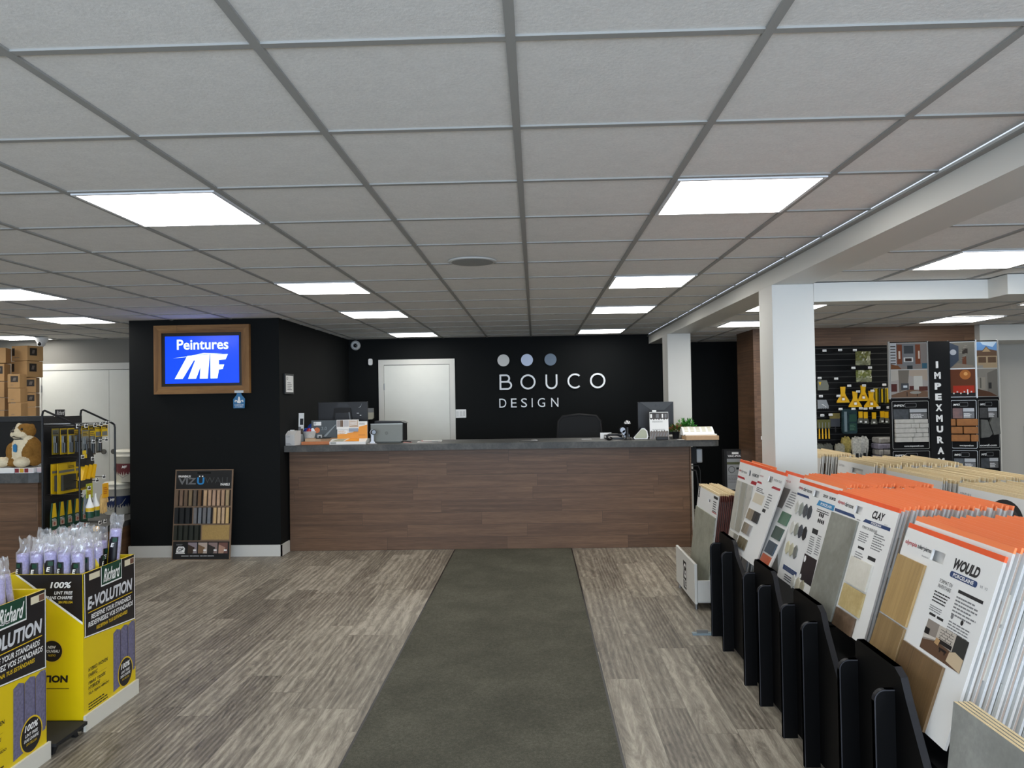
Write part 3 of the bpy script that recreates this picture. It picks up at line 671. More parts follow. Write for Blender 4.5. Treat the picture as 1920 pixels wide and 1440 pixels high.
# office chair behind the counter
ch = thing('office_chair', 'black mesh office chair behind the counter', 'chair', (.53, 9.35, 0), (0, 0, pi))
s = MB(); s.prism([(-.25,.66),(.25,.66),(.27,1.0),(.25,1.27),(.2,1.33),(0,1.345),(-.2,1.33),(-.25,1.27),(-.27,1.0)], -.02, .0, M('chair_mesh', '#101214', .8)); s.build('backrest', ch)
s = MB(); s.tube([(-.24,-.01,.66),(-.27,-.01,1.0),(-.25,-.01,1.27),(-.2,-.01,1.33),(0,-.01,1.35),(.2,-.01,1.33),(.25,-.01,1.27),(.27,-.01,1.0),(.24,-.01,.66)], .016, blkm); s.build('back_frame', ch)
s = MB(); s.box(-.25, -.5, .44, .25, -.02, .52, blkm, .02); s.build('seat', ch)
s = MB(); s.cyl((0, -.25, .08), (0, -.25, .44), .03, blk); s.build('gas_column', ch)
for k in range(5):
    a = 2*pi*k/5; s = MB(); s.tube([(0, -.25, .1), (.28*cos(a), -.25+.28*sin(a), .065)], .018, blk); s.ell((.28*cos(a), -.25+.28*sin(a), .03), (.03, .03, .03), blk, 10, 8); s.build('base_arm', ch)
for q in (-1, 1):
    s = MB(); s.tube([(q*.25, -.3, .48), (q*.3, -.3, .5), (q*.3, -.3, .68)], .014, blk); s.box(q*.3-.03, -.4, .68, q*.3+.03, -.18, .7, blk, .006); s.build('armrest', ch)
# mouse, card terminal, headset ball, sticker machine
mo = MB(); mo.ell((0, 0, .018), (.036, .055, .02), M('gloss_black', '#08080a', .12), 16, 10); mo.build('computer_mouse', label='small glossy black mouse at the right part of the counter', cat='mouse', loc=(.767, 8.12, CT))
t = thing('desk_telephone', 'black desk telephone with white card beside the round-headed webcam', 'telephone', (.84, 8.36, CT))
s = MB(); s.prismx([(-.07, 0), (.09, 0), (.09, .05), (-.07, .018)], -.1, .1, blk); s.build('body', t); s = MB(); s.tube([(-.09, -.07, .03), (-.05, -.075, .05), (.03, -.075, .05), (.08, -.07, .03)], .014, blk); s.build('handset', t)
s = MB(); s.box(-.14, .06, .0, -.02, .07, .065, wprint); s.build('card', t)
t = thing('round_webcam', 'glossy round-headed device on a short black stand on the counter', 'webcam', (.962, 8.15, CT))
s = MB(); s.lathe([(.04, 0), (.042, .006), (.02, .02), (.014, .04), (.014, .13)], blk, 20); s.build('stand', t)
s = MB(); s.ell((0, 0, .168), (.036, .036, .034), M('gloss_black', '#08080a', .12), 20, 14); s.build('head', t); s = MB(); s.lathe([(.0365, .168), (.034, .185), (.022, .199), (0, .204)], M('silver_cap', '#b9bbbd', .2, .7), 20); s.build('head_cap', t)
t = thing('tape_dispenser', 'black and chrome tape machine with cream teardrop side on the counter', 'tape dispenser', (1.08, 8.2, CT))
tp = [(-.045, .0), (.09, 0), (.1, .03), (.09, .09), (.06, .12), (.03, .118), (-.02, .06), (-.06, .015)]
s = MB(); s.prism([(a*1.08, b*1.06) for a, b in tp], -.035, .045, M('gloss_black', '#08080a', .12)); s.build('shell', t)
s = MB(); s.prism([(a*.98+.003, b*.95+.004) for a, b in tp], -.04, -.035, wprint); s.prism([(a*.84+.005, b*.8+.013) for a, b in tp], -.042, -.04, M('cream_insert', '#a8ab92', .3)); s.build('side_plate', t)
s = MB()
for k in range(3): s.cyl((-.12-.02*k, .0, .04+.03*k), (-.12-.02*k, .09, .04+.03*k), .028, M('dark_chrome', '#77787a', .3, .9), n=18)
s.build('roller', t)
# sign stand with print, no code pattern
t = thing('sign_holder', 'upright clear holder with a grey and white printed notice on the counter', 'sign', (1.292, 8.14, CT), (-.05, 0, 0))
s = MB(); s.box(-.098, -.004, 0, .098, .0, .285, wprint); s.rect(-.096, .215, .096, .28, M('print_dk', '#3a3534', .5), -.0046); s.rect(-.096, .0, .096, .08, M('print_taupe', '#6b625d', .5), -.0046)
for k in range(7): s.poly([(-.096+k*.027, .08), (-.08+k*.027, .092+.004*(k % 3)), (-.066+k*.027, .08)], M('print_taupe', '#6b625d', .5), -.0047); s.poly([(-.096+k*.027, .216), (-.08+k*.027, .206-.004*(k % 2)), (-.066+k*.027, .216)], M('print_dk', '#3a3534', .5), -.0047)
for k, (x, w) in enumerate(((-.09, .02), (-.03, .03), (.03, .015), (.06, .02))): s.rect(x, .225, x+w, .265, [wprint, gprint][k % 2], -.005)
for k in range(6): s.poly([(-.09+k*.03, .01), (-.075+k*.03, .01), (-.06+k*.03, .07), (-.07+k*.03, .07)], gprint, -.005)
s.lines(-.07, .18, .07, .195, 2, gprint, -.005, seed=3); s.lines(-.07, .095, .07, .11, 2, gprint, -.005, seed=6); s.build('notice', t)
s = MB(); s.box(-.1, -.06, .0, .1, .05, .003, M('acrylic', '#c8d4d4', .1, alpha=.35)); s.build('foot', t); s = MB(); s.box(-.07, -.03, .285, -.03, -.0, .305, wprint); s.build('clip', t)
m = MB(); m.box(-.06, -.03, 0, .06, .03, .035, blk, .006); m.build('black_gadget', label='small black box in front of the printed notice holder', cat='device', loc=(1.3, 8.02, CT))
m = MB(); m.box(-.035, -.03, 0, .035, .03, .1, blk, .008); m.box(-.03, -.031, .05, .03, -.03, .09, M('gadget_glass', '#1c2024', .1)); m.build('black_gadget', label='small upright black device right of the printed notice holder', cat='device', loc=(1.40, 8.42, CT))
# potted plants
def plant(x, y, r, h, label, cols, seed, s0=1):
    t = thing('potted_plant', label, 'plant', (x, y, CT))
    s = MB(); s.lathe([(.038*s0, 0), (.052*s0, .09*s0), (.056*s0, .092*s0), (.046*s0, .08*s0)], blkm, 18); s.build('pot', t)
    rr = random.Random(seed); s = MB()
    for k in range(170):
        a = rr.uniform(0, 2*pi); e = rr.uniform(.15, 1.25); d = Vector((cos(a)*cos(e), sin(a)*cos(e), sin(e))); L = rr.uniform(.4, 1)*r
        p = Vector((0, 0, .08*s0)) + d*L*Vector((1, 1, h/r)).length*.5; q = p + (d + Vector((rr.uniform(-.5, .5), rr.uniform(-.5, .5), rr.uniform(-.2, .6)))).normalized()*.04
        w = Vector((rr.uniform(-1, 1), rr.uniform(-1, 1), rr.uniform(-1, 1))).cross(q-p).normalized()*.008; mid = (p+q)/2
        s.add([tuple(p), tuple(mid+w), tuple(q), tuple(mid-w)], [(0, 1, 2, 3)], M(cols[k % len(cols)], cols[k % len(cols)], .5))
    s.build('foliage', t); s = MB()
    for k in range(8):
        a = k*.8; s.tube([(0, 0, .07*s0), (cos(a)*r*.4, sin(a)*r*.4, .08*s0+h*.5)], .002, M('stem_green', '#3c5a20', .6), 5)
    s.build('stems', t)
plant(1.62, 8.42, .125, .12, 'bright green leafy plant in a black pot at the counter end', ['#2f7a24', '#4b9a35', '#226018'], 4, 1.15)
plant(1.485, 8.26, .085, .09, 'smaller darker plant with reddish leaves in a black pot on the counter', ['#3c5f22', '#6b6a22', '#2c4d1b', '#7a3b20'], 9, .8)
t = thing('card_stack', 'few white cards leaning behind the green plant', 'cards', (1.55, 8.55, CT), (.1, .25, 0))
for k in range(3):
    s = MB(); s.box(-.03+k*.02, -.002+.01*k, 0, .02+k*.02, .0+.01*k, .2-.01*k, M('card_cream%d' % k, ['#d9d6cc', '#cfc9c0', '#c7b8ae'][k], .5)); s.build('card', t)
# box and open catalogue at the counter end
m = MB(); m.box(-.165, -.12, 0, .165, .12, .042, M('maple_box', '#b79672', .5, noise=.05), .002); m.build('wooden_box', label='flat light wooden box overhanging the right end of the counter', cat='box', loc=(1.69, 8.02, CT))
t = thing('open_catalogue', 'open white catalogue lying on the flat wooden box', 'catalogue', (1.69, 8.1, CT+.043))
s = MB(); n = 10; V = []
for i in range(n+1):
    u = i/n; y = -.08+.17*u; z = .008+.075*sin(u*pi*.62)
    V += [(-.17, y, z), (.15, y, z)]
s.add(V, [(2*i, 2*i+1, 2*i+3, 2*i+2) for i in range(n)], wprint); s.box(-.15, -.09, 0, .17, .08, .01, wprint); s.prismx([(-.08, .0), (.09, .0), (.09, .06), (.02, .075), (-.05, .03)], .145, .152, wprint); s.prismx([(-.08, .0), (.09, .0), (.09, .06), (.02, .075), (-.05, .03)], -.17, -.163, wprint); s.build('pages', t)
s = MB()
for k in range(5):
    for i in range(2, 8):
        u = i/n; y = -.08+.17*u; z = .0095+.075*sin(u*pi*.62); y2 = -.08+.17*(u+.05); zz = .0095+.075*sin((u+.05)*pi*.62)
        s.add([(-.15+.06*k, y-.001, z), (-.11+.06*k, y-.001, z), (-.11+.06*k, y2-.001, zz), (-.15+.06*k, y2-.001, zz)], [(0, 1, 2, 3)], M('print_olive', '#b9b595', .6))
s.build('printed_text', t)
papers(1.5, 8.02, [(0, 0, .08, .06, .2, '#e2e0dc', 'sheet')], 'small white slip at the left of the flat wooden box')
# things at the counter's right side
m = MB(); m.box(-.03, -.05, 0, .03, .05, .145, M('dispenser_grey', '#9fa2a4', .3, .3), .01); m.build('dispenser', label='grey box mounted on the right side of the counter under the worktop', cat='dispenser', loc=(1.70, 8.16, .86))
m = MB(); m.box(1.60, 8.13, .85, 1.672, 8.2, 1.02, blkm); m.build('mount_bracket', label='black bracket holding the grey box on the counter side', cat='bracket')
m = MB(); m.tube([(1.61, 8.1, .83), (1.68, 8.1, .83), (1.70, 8.1, .78), (1.70, 8.1, .55), (1.73, 8.1, .3)], .006, blk); m.tube([(1.61, 8.1, .79), (1.655, 8.1, .78), (1.67, 8.1, .7), (1.69, 8.1, .45)], .01, blk); m.tube([(1.73, 8.1, .3), (1.70, 8.1, .03), (1.62, 8.1, .01)], .006, blk)
m.build('cable_bundle', label='black cables hanging down the right side of the counter', cat='cable')
# vinyl poster stand on the black wall at the back
t = thing('vinyl_sample_stand', 'narrow black stand of printed sample sheets against the black back wall', 'sample stand', (2.40, 9.42, 0))
s = MB(); s.box(-.13, .0, 0, .13, .12, .9, blkm); s.build('stand_body', t)
s = MB(); s.rect(-.1, .42, .1, .88, M('sheet_silver', '#9b9d9e', .4), -.003); s.rect(-.1, .79, .1, .88, M('sheet_dk', '#2c2a29', .5), -.0036); s.text('VAC-POLE', -.09, .81, .09, .835, wprint, -.004, bold=.04); s.rect(-.1, .72, .1, .75, M('sheet_olive', '#4f5330', .5), -.004)
s.disc(-.045, .66, .04, kprint, -.004); s.disc(-.045, .66, .034, M('sheet_silver', '#9b9d9e', .4), -.0043); s.rect(.01, .66, .09, .685, kprint, -.004); s.lines(-.09, .5, .09, .6, 6, gprint, -.004); s.rect(-.04, .845, .04, .87, wprint, -.004); s.build('printed_sheet', t)
m = MB(); m.rrect(-.035, -.02, .035, .02, .003, wprint, -.004, 0); m.build('switch_plate', label='small white plate on the brown wood wall left of the near column', cat='wall plate', loc=(2.57, 8.798, 1.07))
t = thing('round_speaker', 'round flat speaker set in the ceiling above the counter', 'speaker', (-.375, 4.78, CZ+.008))
s = MB(); s.lathe([(0, -.008), (.135, -.008), (.148, -.006), (.152, 0)], M('speaker_ring', '#c9cac7', .4), 40); s.build('rim', t)
s = MB(); s.lathe([(0, -.0105), (.13, -.009)], M('speaker_grille', '#8f918e', .6), 40); s.build('grille', t)
# ================================================================ tile sample racks on the right
# each rack: base box, sloped front plate, two fins; boards lean back towards +x
def slot_board(s, W, H, T, face, strip=None, sh=.018, slot=None, side=None):
    """board W x H standing on z=0, front at y=0, back at y=T, with a real hand hole"""
    side = side or bedge
    top = H-sh if strip else H
    if slot:
        x0, x1, z0, z1 = slot
        s.box(-W/2, 0, 0, W/2, T, z0, face); s.box(-W/2, 0, z0, x0, T, z1, face); s.box(x1, 0, z0, W/2, T, z1, face); s.box(-W/2, 0, z1, W/2, T, top, face)
    else: s.box(-W/2, 0, 0, W/2, T, top, face)
    if strip:
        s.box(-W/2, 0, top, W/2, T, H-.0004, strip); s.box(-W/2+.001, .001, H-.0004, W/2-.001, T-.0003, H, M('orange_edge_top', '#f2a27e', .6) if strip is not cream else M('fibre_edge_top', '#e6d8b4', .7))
    s.box(W/2, .0008, 0, W/2+.0006, T, top, side)
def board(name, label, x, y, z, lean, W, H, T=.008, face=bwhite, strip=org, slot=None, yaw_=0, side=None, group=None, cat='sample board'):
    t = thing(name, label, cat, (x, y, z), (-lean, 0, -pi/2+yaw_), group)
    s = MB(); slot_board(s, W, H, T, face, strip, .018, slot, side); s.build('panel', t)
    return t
def swatch(t, name, x0, z0, x1, z1, m_, th=.009, label=None):
    s = MB(); s.box(x0, -th, z0, x1, -.0002, z1, m_, .0008); return s.build(name, t, label)
oakl = wood_mat('tile_light_oak', (2, 0), 9, 9, '#8d7146', '#a88a58', '#b89b68', .35, tone=0)
oakm = wood_mat('tile_mid_oak', (2, 0), 9, 9, '#6d5736', '#856c46', '#977d56', .35, tone=0)
oakd = wood_mat('tile_brown_oak', (2, 0), 9, 9, '#55412b', '#6d5538', '#7f6545', .35, tone=0)
conc = stone_mat('tile_grey_concrete', '#6f6f66', '#7f7f76', '#8f8f86', 4, .45)
concl = stone_mat('slab_light_concrete', '#82837e', '#8f908b', '#a0a19b', 6, .5)
clay_w = stone_mat('tile_pale_clay', '#c6c2b5', '#cfcbbf', '#d7d4c9', 9, .45); clay_b = stone_mat('tile_sand_clay', '#a8915f', '#b7a26f', '#c9b888', 7, .45); clay_d = stone_mat('tile_brown_clay', '#4b3b2c', '#5f4c3a', '#786250', 7, .45)

# 1 WOULD board
W, H = .61, .585
t = board('tile_sample_board', 'front tile sample board headed WOULD with three oak-look tiles and a room photo', 1.168, 2.585, .528, radians(18.6), W, H, yaw_=-.03, slot=(-.09, -.005, .49, .527))
s = MB(); s.text('olympia', -.29, .505, -.2, .525, redp, -.0006, bold=.02); s.text('tuiles+pierres', -.195, .505, -.095, .525, kprint, -.0006, bold=.02); s.text('olympiatile.com', -.15, .487, -.1, .495, gprint, -.0006)
s.text('WOULD', .06, .492, .21, .528, kprint, -.0006, bold=.05, shear=.25); s.rrect(.055, .466, .215, .485, .009, navy, -.0005); s.text('PORCELAINE', .075, .4695, .195, .4815, wprint, -.0009, bold=.02); s.text('VR  V3', .23, .472, .27, .48, gprint, -.0006)
s.text('FORMAT EN', .01, .435, .09, .447, kprint, -.0006); s.text('INVENTAIRE', .01, .418, .09, .43, kprint, -.0006); s.lines(.0, .37, .1, .41, 4, kprint, -.0006, seed=2); s.lines(.0, .34, .1, .36, 3, gprint, -.0006, seed=3); s.rect(.01, .325, .05, .333, kprint, -.0006); s.rect(.06, .325, .1, .333, kprint, -.0006)
s.rect(.13, .43, .27, .44, kprint, -.0006); s.lines(.13, .36, .27, .425, 6, gprint, -.0006, seed=4); s.lines(.13, .31, .27, .345, 4, gprint, -.0006, seed=5); s.disc(.14, .355, .008, gprint, -.0006); s.disc(.2, .352, .008, kprint, -.0006); s.build('print', t)
for nm, r_, m_ in (('tile_swatch', (-.3, .245, -.095, .465), oakl), ('tile_swatch', (-.3, .0, -.095, .238), oakm), ('tile_swatch', (-.08, .0, .19, .205), oakd)):
    swatch(t, nm, *r_, m_, label={0.465: 'light oak-look tile', .238: 'mid oak-look tile', .205: 'brown oak-look tile'}[r_[3]])
# room photograph printed on the board
s = MB(); x0, z0, x1, z1 = .01, .218, .255, .318+.0
def pic_room(s, x0, z0, x1, z1, y=-.0006):
    w, h = x1-x0, z1-z0; P = lambda pts: [(x0+a*w, z0+b*h) for a, b in pts]
    s.rect(x0, z0, x1, z1, M('pic_wall', '#8a8178', .4), y); s.poly(P([(0,0),(.95,0),(.75,.42),(.35,.48),(0,.3)]), M('pic_floor', '#5a3f2b', .4), y-.0003)
    s.poly(P([(0,.36),(.33,.5),(.33,.56),(0,.5)]), M('pic_plinth', '#c9c2b8', .4), y-.0004); s.poly(P([(.3,.5),(.72,.45),(.72,1),(.3,1)]), M('pic_cream', '#b9b1a5', .4), y-.0005)
    for k in range(4): s.rect(x0+(.36)*w, z0+(.62+.09*k)*h, x0+.68*w, z0+(.635+.09*k)*h, M('pic_shelf', '#2b211a', .4), y-.0008)
    for k in range(9): s.rect(x0+(.38+.033*k)*w, z0+(.64+.09*(k % 4))*h, x0+(.395+.033*k)*w, z0+(.69+.09*(k % 4))*h, M('pic_book', '#3f3a36', .4), y-.0009)
    s.poly(P([(.72,.4),(1,.3),(1,1),(.72,1)]), M('pic_dark', '#2a2b28', .4), y-.0006); s.rect(x0+.38*w, z0+.47*h, x0+.7*w, z0+.6*h, M('pic_tv', '#141414', .3), y-.001)
    s.poly(P([(.66,.1),(.95,.02),(1,.0),(1,.42),(.8,.5),(.68,.4)]), M('pic_sofa', '#c3ae90', .4), y-.0011); s.poly(P([(.3,.4),(.4,.38),(.42,.56),(.32,.6)]), M('pic_chair', '#b08c60', .4), y-.0012)
    s.rect(x0+.44*w, z0+.3*h, x0+.62*w, z0+.37*h, M('pic_table', '#1b1715', .3), y-.0013); s.rect(x0+.46*w, z0+.22*h, x0+.48*w, z0+.3*h, M('pic_table', '#1b1715', .3), y-.0013); s.rect(x0+.58*w, z0+.22*h, x0+.6*w, z0+.3*h, M('pic_table', '#1b1715', .3), y-.0013)
    s.rect(x0, z0+.52*h, x0+.12*w, z0+.72*h, M('pic_tv', '#141414', .3), y-.001)
pic_room(s, .01, .218, .255, .318 + .0) if False else pic_room(s, -.015+.03, .215, .265, .312)
s.build('room_photo', t)

# 2 CLAY board
t = board('tile_sample_board', 'tile sample board headed CLAY with one big grey slab and three small clay tiles', 1.250, 3.35, .582, radians(16.6), .6, .55, slot=(-.085, -.015, .475, .508))
s = MB(); s.text('olympia', -.28, .488, -.2, .508, redp, -.0006, bold=.02); s.text('tile+stone', -.195, .488, -.105, .508, kprint, -.0006, bold=.02); s.text('CLAY', .09, .478, .2, .512, kprint, -.0006, bold=.04, shear=.25); s.text('VR V2', .21, .465, .24, .473, gprint, -.0006)
s.poly([(-.29,.452),(-.29,.466),(-.08,.466),(-.055,.452)], navy, -.0006); s.poly([(.02,.452),(.04,.466),(.27,.466),(.27,.452)], navy, -.0006); s.text('PORCELAIN', .1, .4545, .19, .4635, wprint, -.001, bold=.02); s.lines(-.04, .45, .01, .458, 1, gprint, -.0006)
s.text('FORMAT EN INVENTAIRE', .03, .425, .17, .437, kprint, -.0006); s.lines(.02, .37, .12, .415, 5, gprint, -.0006, seed=12); s.lines(.15, .36, .26, .43, 7, gprint, -.0006, seed=13); s.rect(.04, .34, .1, .35, kprint, -.0006); s.rect(.15, .315, .22, .33, kprint, -.0006); s.lines(.03, .3, .12, .33, 3, gprint, -.0006, seed=14); s.build('print', t)
swatch(t, 'tile_swatch', -.298, .0, -.01, .445, conc, label='large grey concrete-look slab')
swatch(t, 'tile_swatch', .02, .19, .22, .3, clay_w, label='pale clay tile'); swatch(t, 'tile_swatch', .02, .085, .22, .182, clay_b, label='sand coloured tile'); swatch(t, 'tile_swatch', .01, .0, .2, .075, clay_d, label='dark brown tile')

# 3 hexagon board
t = board('tile_sample_board', 'tile sample board with rows of small hexagon swatches and a dark photo', 1.294, 3.975, .575, radians(14.8), .555, .54, slot=(-.045, .03, .475, .508))
s = MB(); s.text('olympia', -.265, .485, -.2, .505, redp, -.0006, bold=.02); s.text('tile+stone', -.195, .485, -.07, .505, kprint, -.0006, bold=.02); s.text('CENTURY', .085, .488, .15, .502, kprint, -.0006, bold=.03); s.text('UNLIMITED', .165, .488, .245, .502, kprint, -.0006, bold=.03)
s.poly([(-.27,.455),(-.27,.467),(-.1,.467),(-.08,.455)], navy, -.0006); s.poly([(.03,.44),(.05,.467),(.26,.467),(.26,.44)], bluep, -.0006); s.text('PORCELAIN', .08, .446, .22, .46, wprint, -.001, bold=.02); s.lines(.05, .41, .22, .43, 2, kprint, -.0006, seed=6)
for k in range(7): s.poly([(.1+.022*(k % 4)+.01*cos(a), .37+.03*(k//4)+.012*sin(a)) for a in [pi/3*i for i in range(6)]], kprint, -.0006)
s.rect(.055, .3, .13, .325, kprint, -.0006); s.lines(.05, .2, .12, .29, 8, gprint, -.0006, seed=7); s.lines(.14, .21, .2, .31, 9, gprint, -.0006, seed=8); s.rect(.03, .06, .2, .19, M('hex_photo', '#262024', .35), -.0006); s.poly([(.05+.016*cos(a), .165+.018*sin(a)) for a in [pi/3*i for i in range(6)]], wprint, -.001); s.disc(.045, .075, .012, wprint, -.001)
s.poly([(-.22,.055),(-.22,.08),(-.01,.08),(-.01,.055)], navy, -.0006); s.text('COLLECTION', -.19, .061, -.04, .074, gprint, -.001); s.lines(-.17, .01, -.03, .045, 3, kprint, -.0006, seed=9); s.build('print', t)
for r_, (z, cs) in enumerate(((.39, ['#c4c3bb', '#90948d', '#4a4d52', '#383b41']), (.28, ['#cbc9c0', '#97988c', '#43464d', '#1d1e21']), (.17, ['#c3bd9f', '#b5b097', '#777873']), (.03, ['#d0cec4', '#c4bda8', '#a19b85']))):
    for k, c in enumerate(cs):
        x = -.215+.062*k + (.19 if r_ == 3 else 0)
        s = MB(); s.prism([(x+.026*cos(a), z+.036*sin(a)) for a in [pi/3*i+pi/2 for i in range(6)]], -.006, -.0003, M('hex_'+c, c, .35)); s.build('hex_swatch', t)
# 4 striped board
t = board('tile_sample_board', 'tile sample board with four long vertical pale strips, farthest of the orange-topped boards', 1.31, 5.19, .445, radians(10), .54, .675, slot=(-.03, .03, .585, .62))
s = MB(); s.text('olympia', -.255, .59, -.2, .61, redp, -.0006, bold=.02); s.text('tile+stone', -.195, .59, -.06, .61, kprint, -.0006); s.text('HARMONY', .07, .59, .22, .612, kprint, -.0006, bold=.02)
s.poly([(-.265,.548),(-.265,.562),(-.1,.562),(-.08,.548)], redp, -.0006); s.poly([(.06,.54),(.08,.562),(.265,.562),(.265,.54)], redp, -.0006); s.lines(.17, .36, .24, .5, 9, kprint, -.0006, th=.6, seed=22); s.rect(.17, .25, .24, .34, M('pic_green', '#8f987c', .4), -.0006); s.rect(.17, .19, .24, .25, M('pic_dark2', '#3f4136', .4), -.001); s.build('print', t)
for k, c in enumerate(('#bab8ae', '#a19f93', '#bdbbb3')): swatch(t, 'tile_strip', -.255+.135*k, .2, -.255+.135*k+.115, .53, stone_mat('strip_'+c, c, c, '#a9a79e', 20, .4), .006)
for k, c in enumerate(('#c9c7bf', '#8f8e85', '#7c7d7c', '#8b8e90')): swatch(t, 'tile_strip', -.255+.135*k, .0, -.255+.135*k+.115, .18, stone_mat('strip2_'+c, c, c, c, 20, .4), .006)
# 5 board of small swatch groups, 6 leaning board
t = board('tile_sample_board', 'tile sample board with small groups of brown and black swatches, second from the far end', 1.228, 4.68, .585, radians(20.4), .47, .56, slot=(-.05, .03, .48, .515))
s = MB(); s.text('olympia', -.22, .49, -.15, .505, redp, -.0006); s.text('FUSION TILES', .06, .495, .2, .507, kprint, -.0006); s.poly([(-.23,.45),(-.23,.462),(-.15,.462),(-.13,.45)], redp, -.0006); s.poly([(.06,.45),(.08,.464),(.22,.464),(.22,.45)], redp, -.0006); s.lines(-.2, .4, -.03, .43, 3, kprint, -.0006, seed=31); s.lines(.05, .33, .15, .42, 6, gprint, -.0006, seed=32); s.rect(.04, .3, .1, .32, kprint, -.0006); s.rect(-.2, .33, .0, .39, M('print_beige', '#cdc3ae', .5), -.0006); s.build('print', t)
for z, cs in ((.22, ['#8f8069', '#8b7f6c', '#2b2a27', '#2b2b28']), (.13, ['#7d7362', '#8a7d6c', '#96928f']), (.04, ['#6d6249', '#6f644b', '#6c624c'])):
    for k, c in enumerate(cs): swatch(t, 'tile_swatch', -.2+.062*k, z, -.2+.062*k+.052, z+.065, M('sw_'+c, c, .4), .006)
t = board('tile_sample_board', 'strongly tilted tile sample board with green, black and rust square swatches', 1.25, 4.475, .60, radians(26), .42, .56, slot=(.09, .15, .48, .52))
s = MB(); s.text('olympia', -.19, .49, -.05, .51, redp, -.0006); s.rect(-.15, .34, .0, .46, M('print_slate', '#6d6864', .5), -.0006); s.lines(.03, .36, .17, .46, 7, gprint, -.0006, seed=33); s.build('print', t)
for z, c in ((.26, '#4a6b55'), (.17, '#33473d'), (.08, '#2b3b48'), (-.0, '#a84a22')): swatch(t, 'tile_swatch', .045, z, .185, z+.07, M('sq_'+c, c, .35), .008)

# packed boards behind each front board
rr = random.Random(11)
def pack(n, x0, y, z, lean, W, H, dx, strip, group, label, hz=.007, face=bwhite, T=.0065, sd=1, dlean=0, tiles=True):
    rr = random.Random(sd); src = None
    protos = []
    for v in range(3):
        t = board('tile_sample_board', label, 0, 0, 0, 0, W, H, T, face, strip, group=group, side=[bedge, M('board_side_tan', '#97877a', .6), M('board_side_grey', '#b3b2b1', .6)][v])
        if tiles:
            s = MB(); c = ['#9b9a94', '#7d756c', '#b5b0a4'][v]
            s.box(W/2-.16, -.005, .02+.08*v, W/2-.012, -.0002, .18+.08*v, M('packed_tile_'+c, c, .45)); s.box(W/2-.16, -.005, .25+.05*v, W/2-.012, -.0002, .40+.02*v, M('packed_tile_'+c, c, .45)); s.build('tile_swatch', t)
        protos.append(t)
    for k in range(n):
        p = protos[k % 3] if k < 3 else None
        x = x0 + dx*(k+1) + rr.uniform(-.0007, .0007); yy = y + rr.uniform(-.008, .008); zz = z + rr.uniform(-hz, hz); r_ = (-(lean-dlean*k/n+rr.uniform(-.0012, .0012)), 0, -pi/2-.03*(sd == 1)+rr.uniform(-.001, .001))
        x += (zz-z)*math.tan(lean)
        if p: p.location = (x, yy, zz); p.rotation_euler = r_
        else: dup(protos[(k*7+sd) % 3], (x, yy, zz), r_)
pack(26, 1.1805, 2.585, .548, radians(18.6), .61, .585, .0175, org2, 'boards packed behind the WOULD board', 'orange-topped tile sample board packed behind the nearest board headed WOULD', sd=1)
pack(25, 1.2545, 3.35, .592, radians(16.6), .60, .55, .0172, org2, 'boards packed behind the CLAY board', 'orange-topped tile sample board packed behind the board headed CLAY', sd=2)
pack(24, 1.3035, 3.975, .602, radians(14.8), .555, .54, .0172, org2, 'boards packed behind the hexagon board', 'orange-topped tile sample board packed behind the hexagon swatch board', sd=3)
pack(4, 1.31, 5.19, .435, radians(10), .54, .67, .02, org2, 'boards packed behind the striped board', 'tile sample board packed behind the one with pale vertical strips', sd=4, tiles=False)

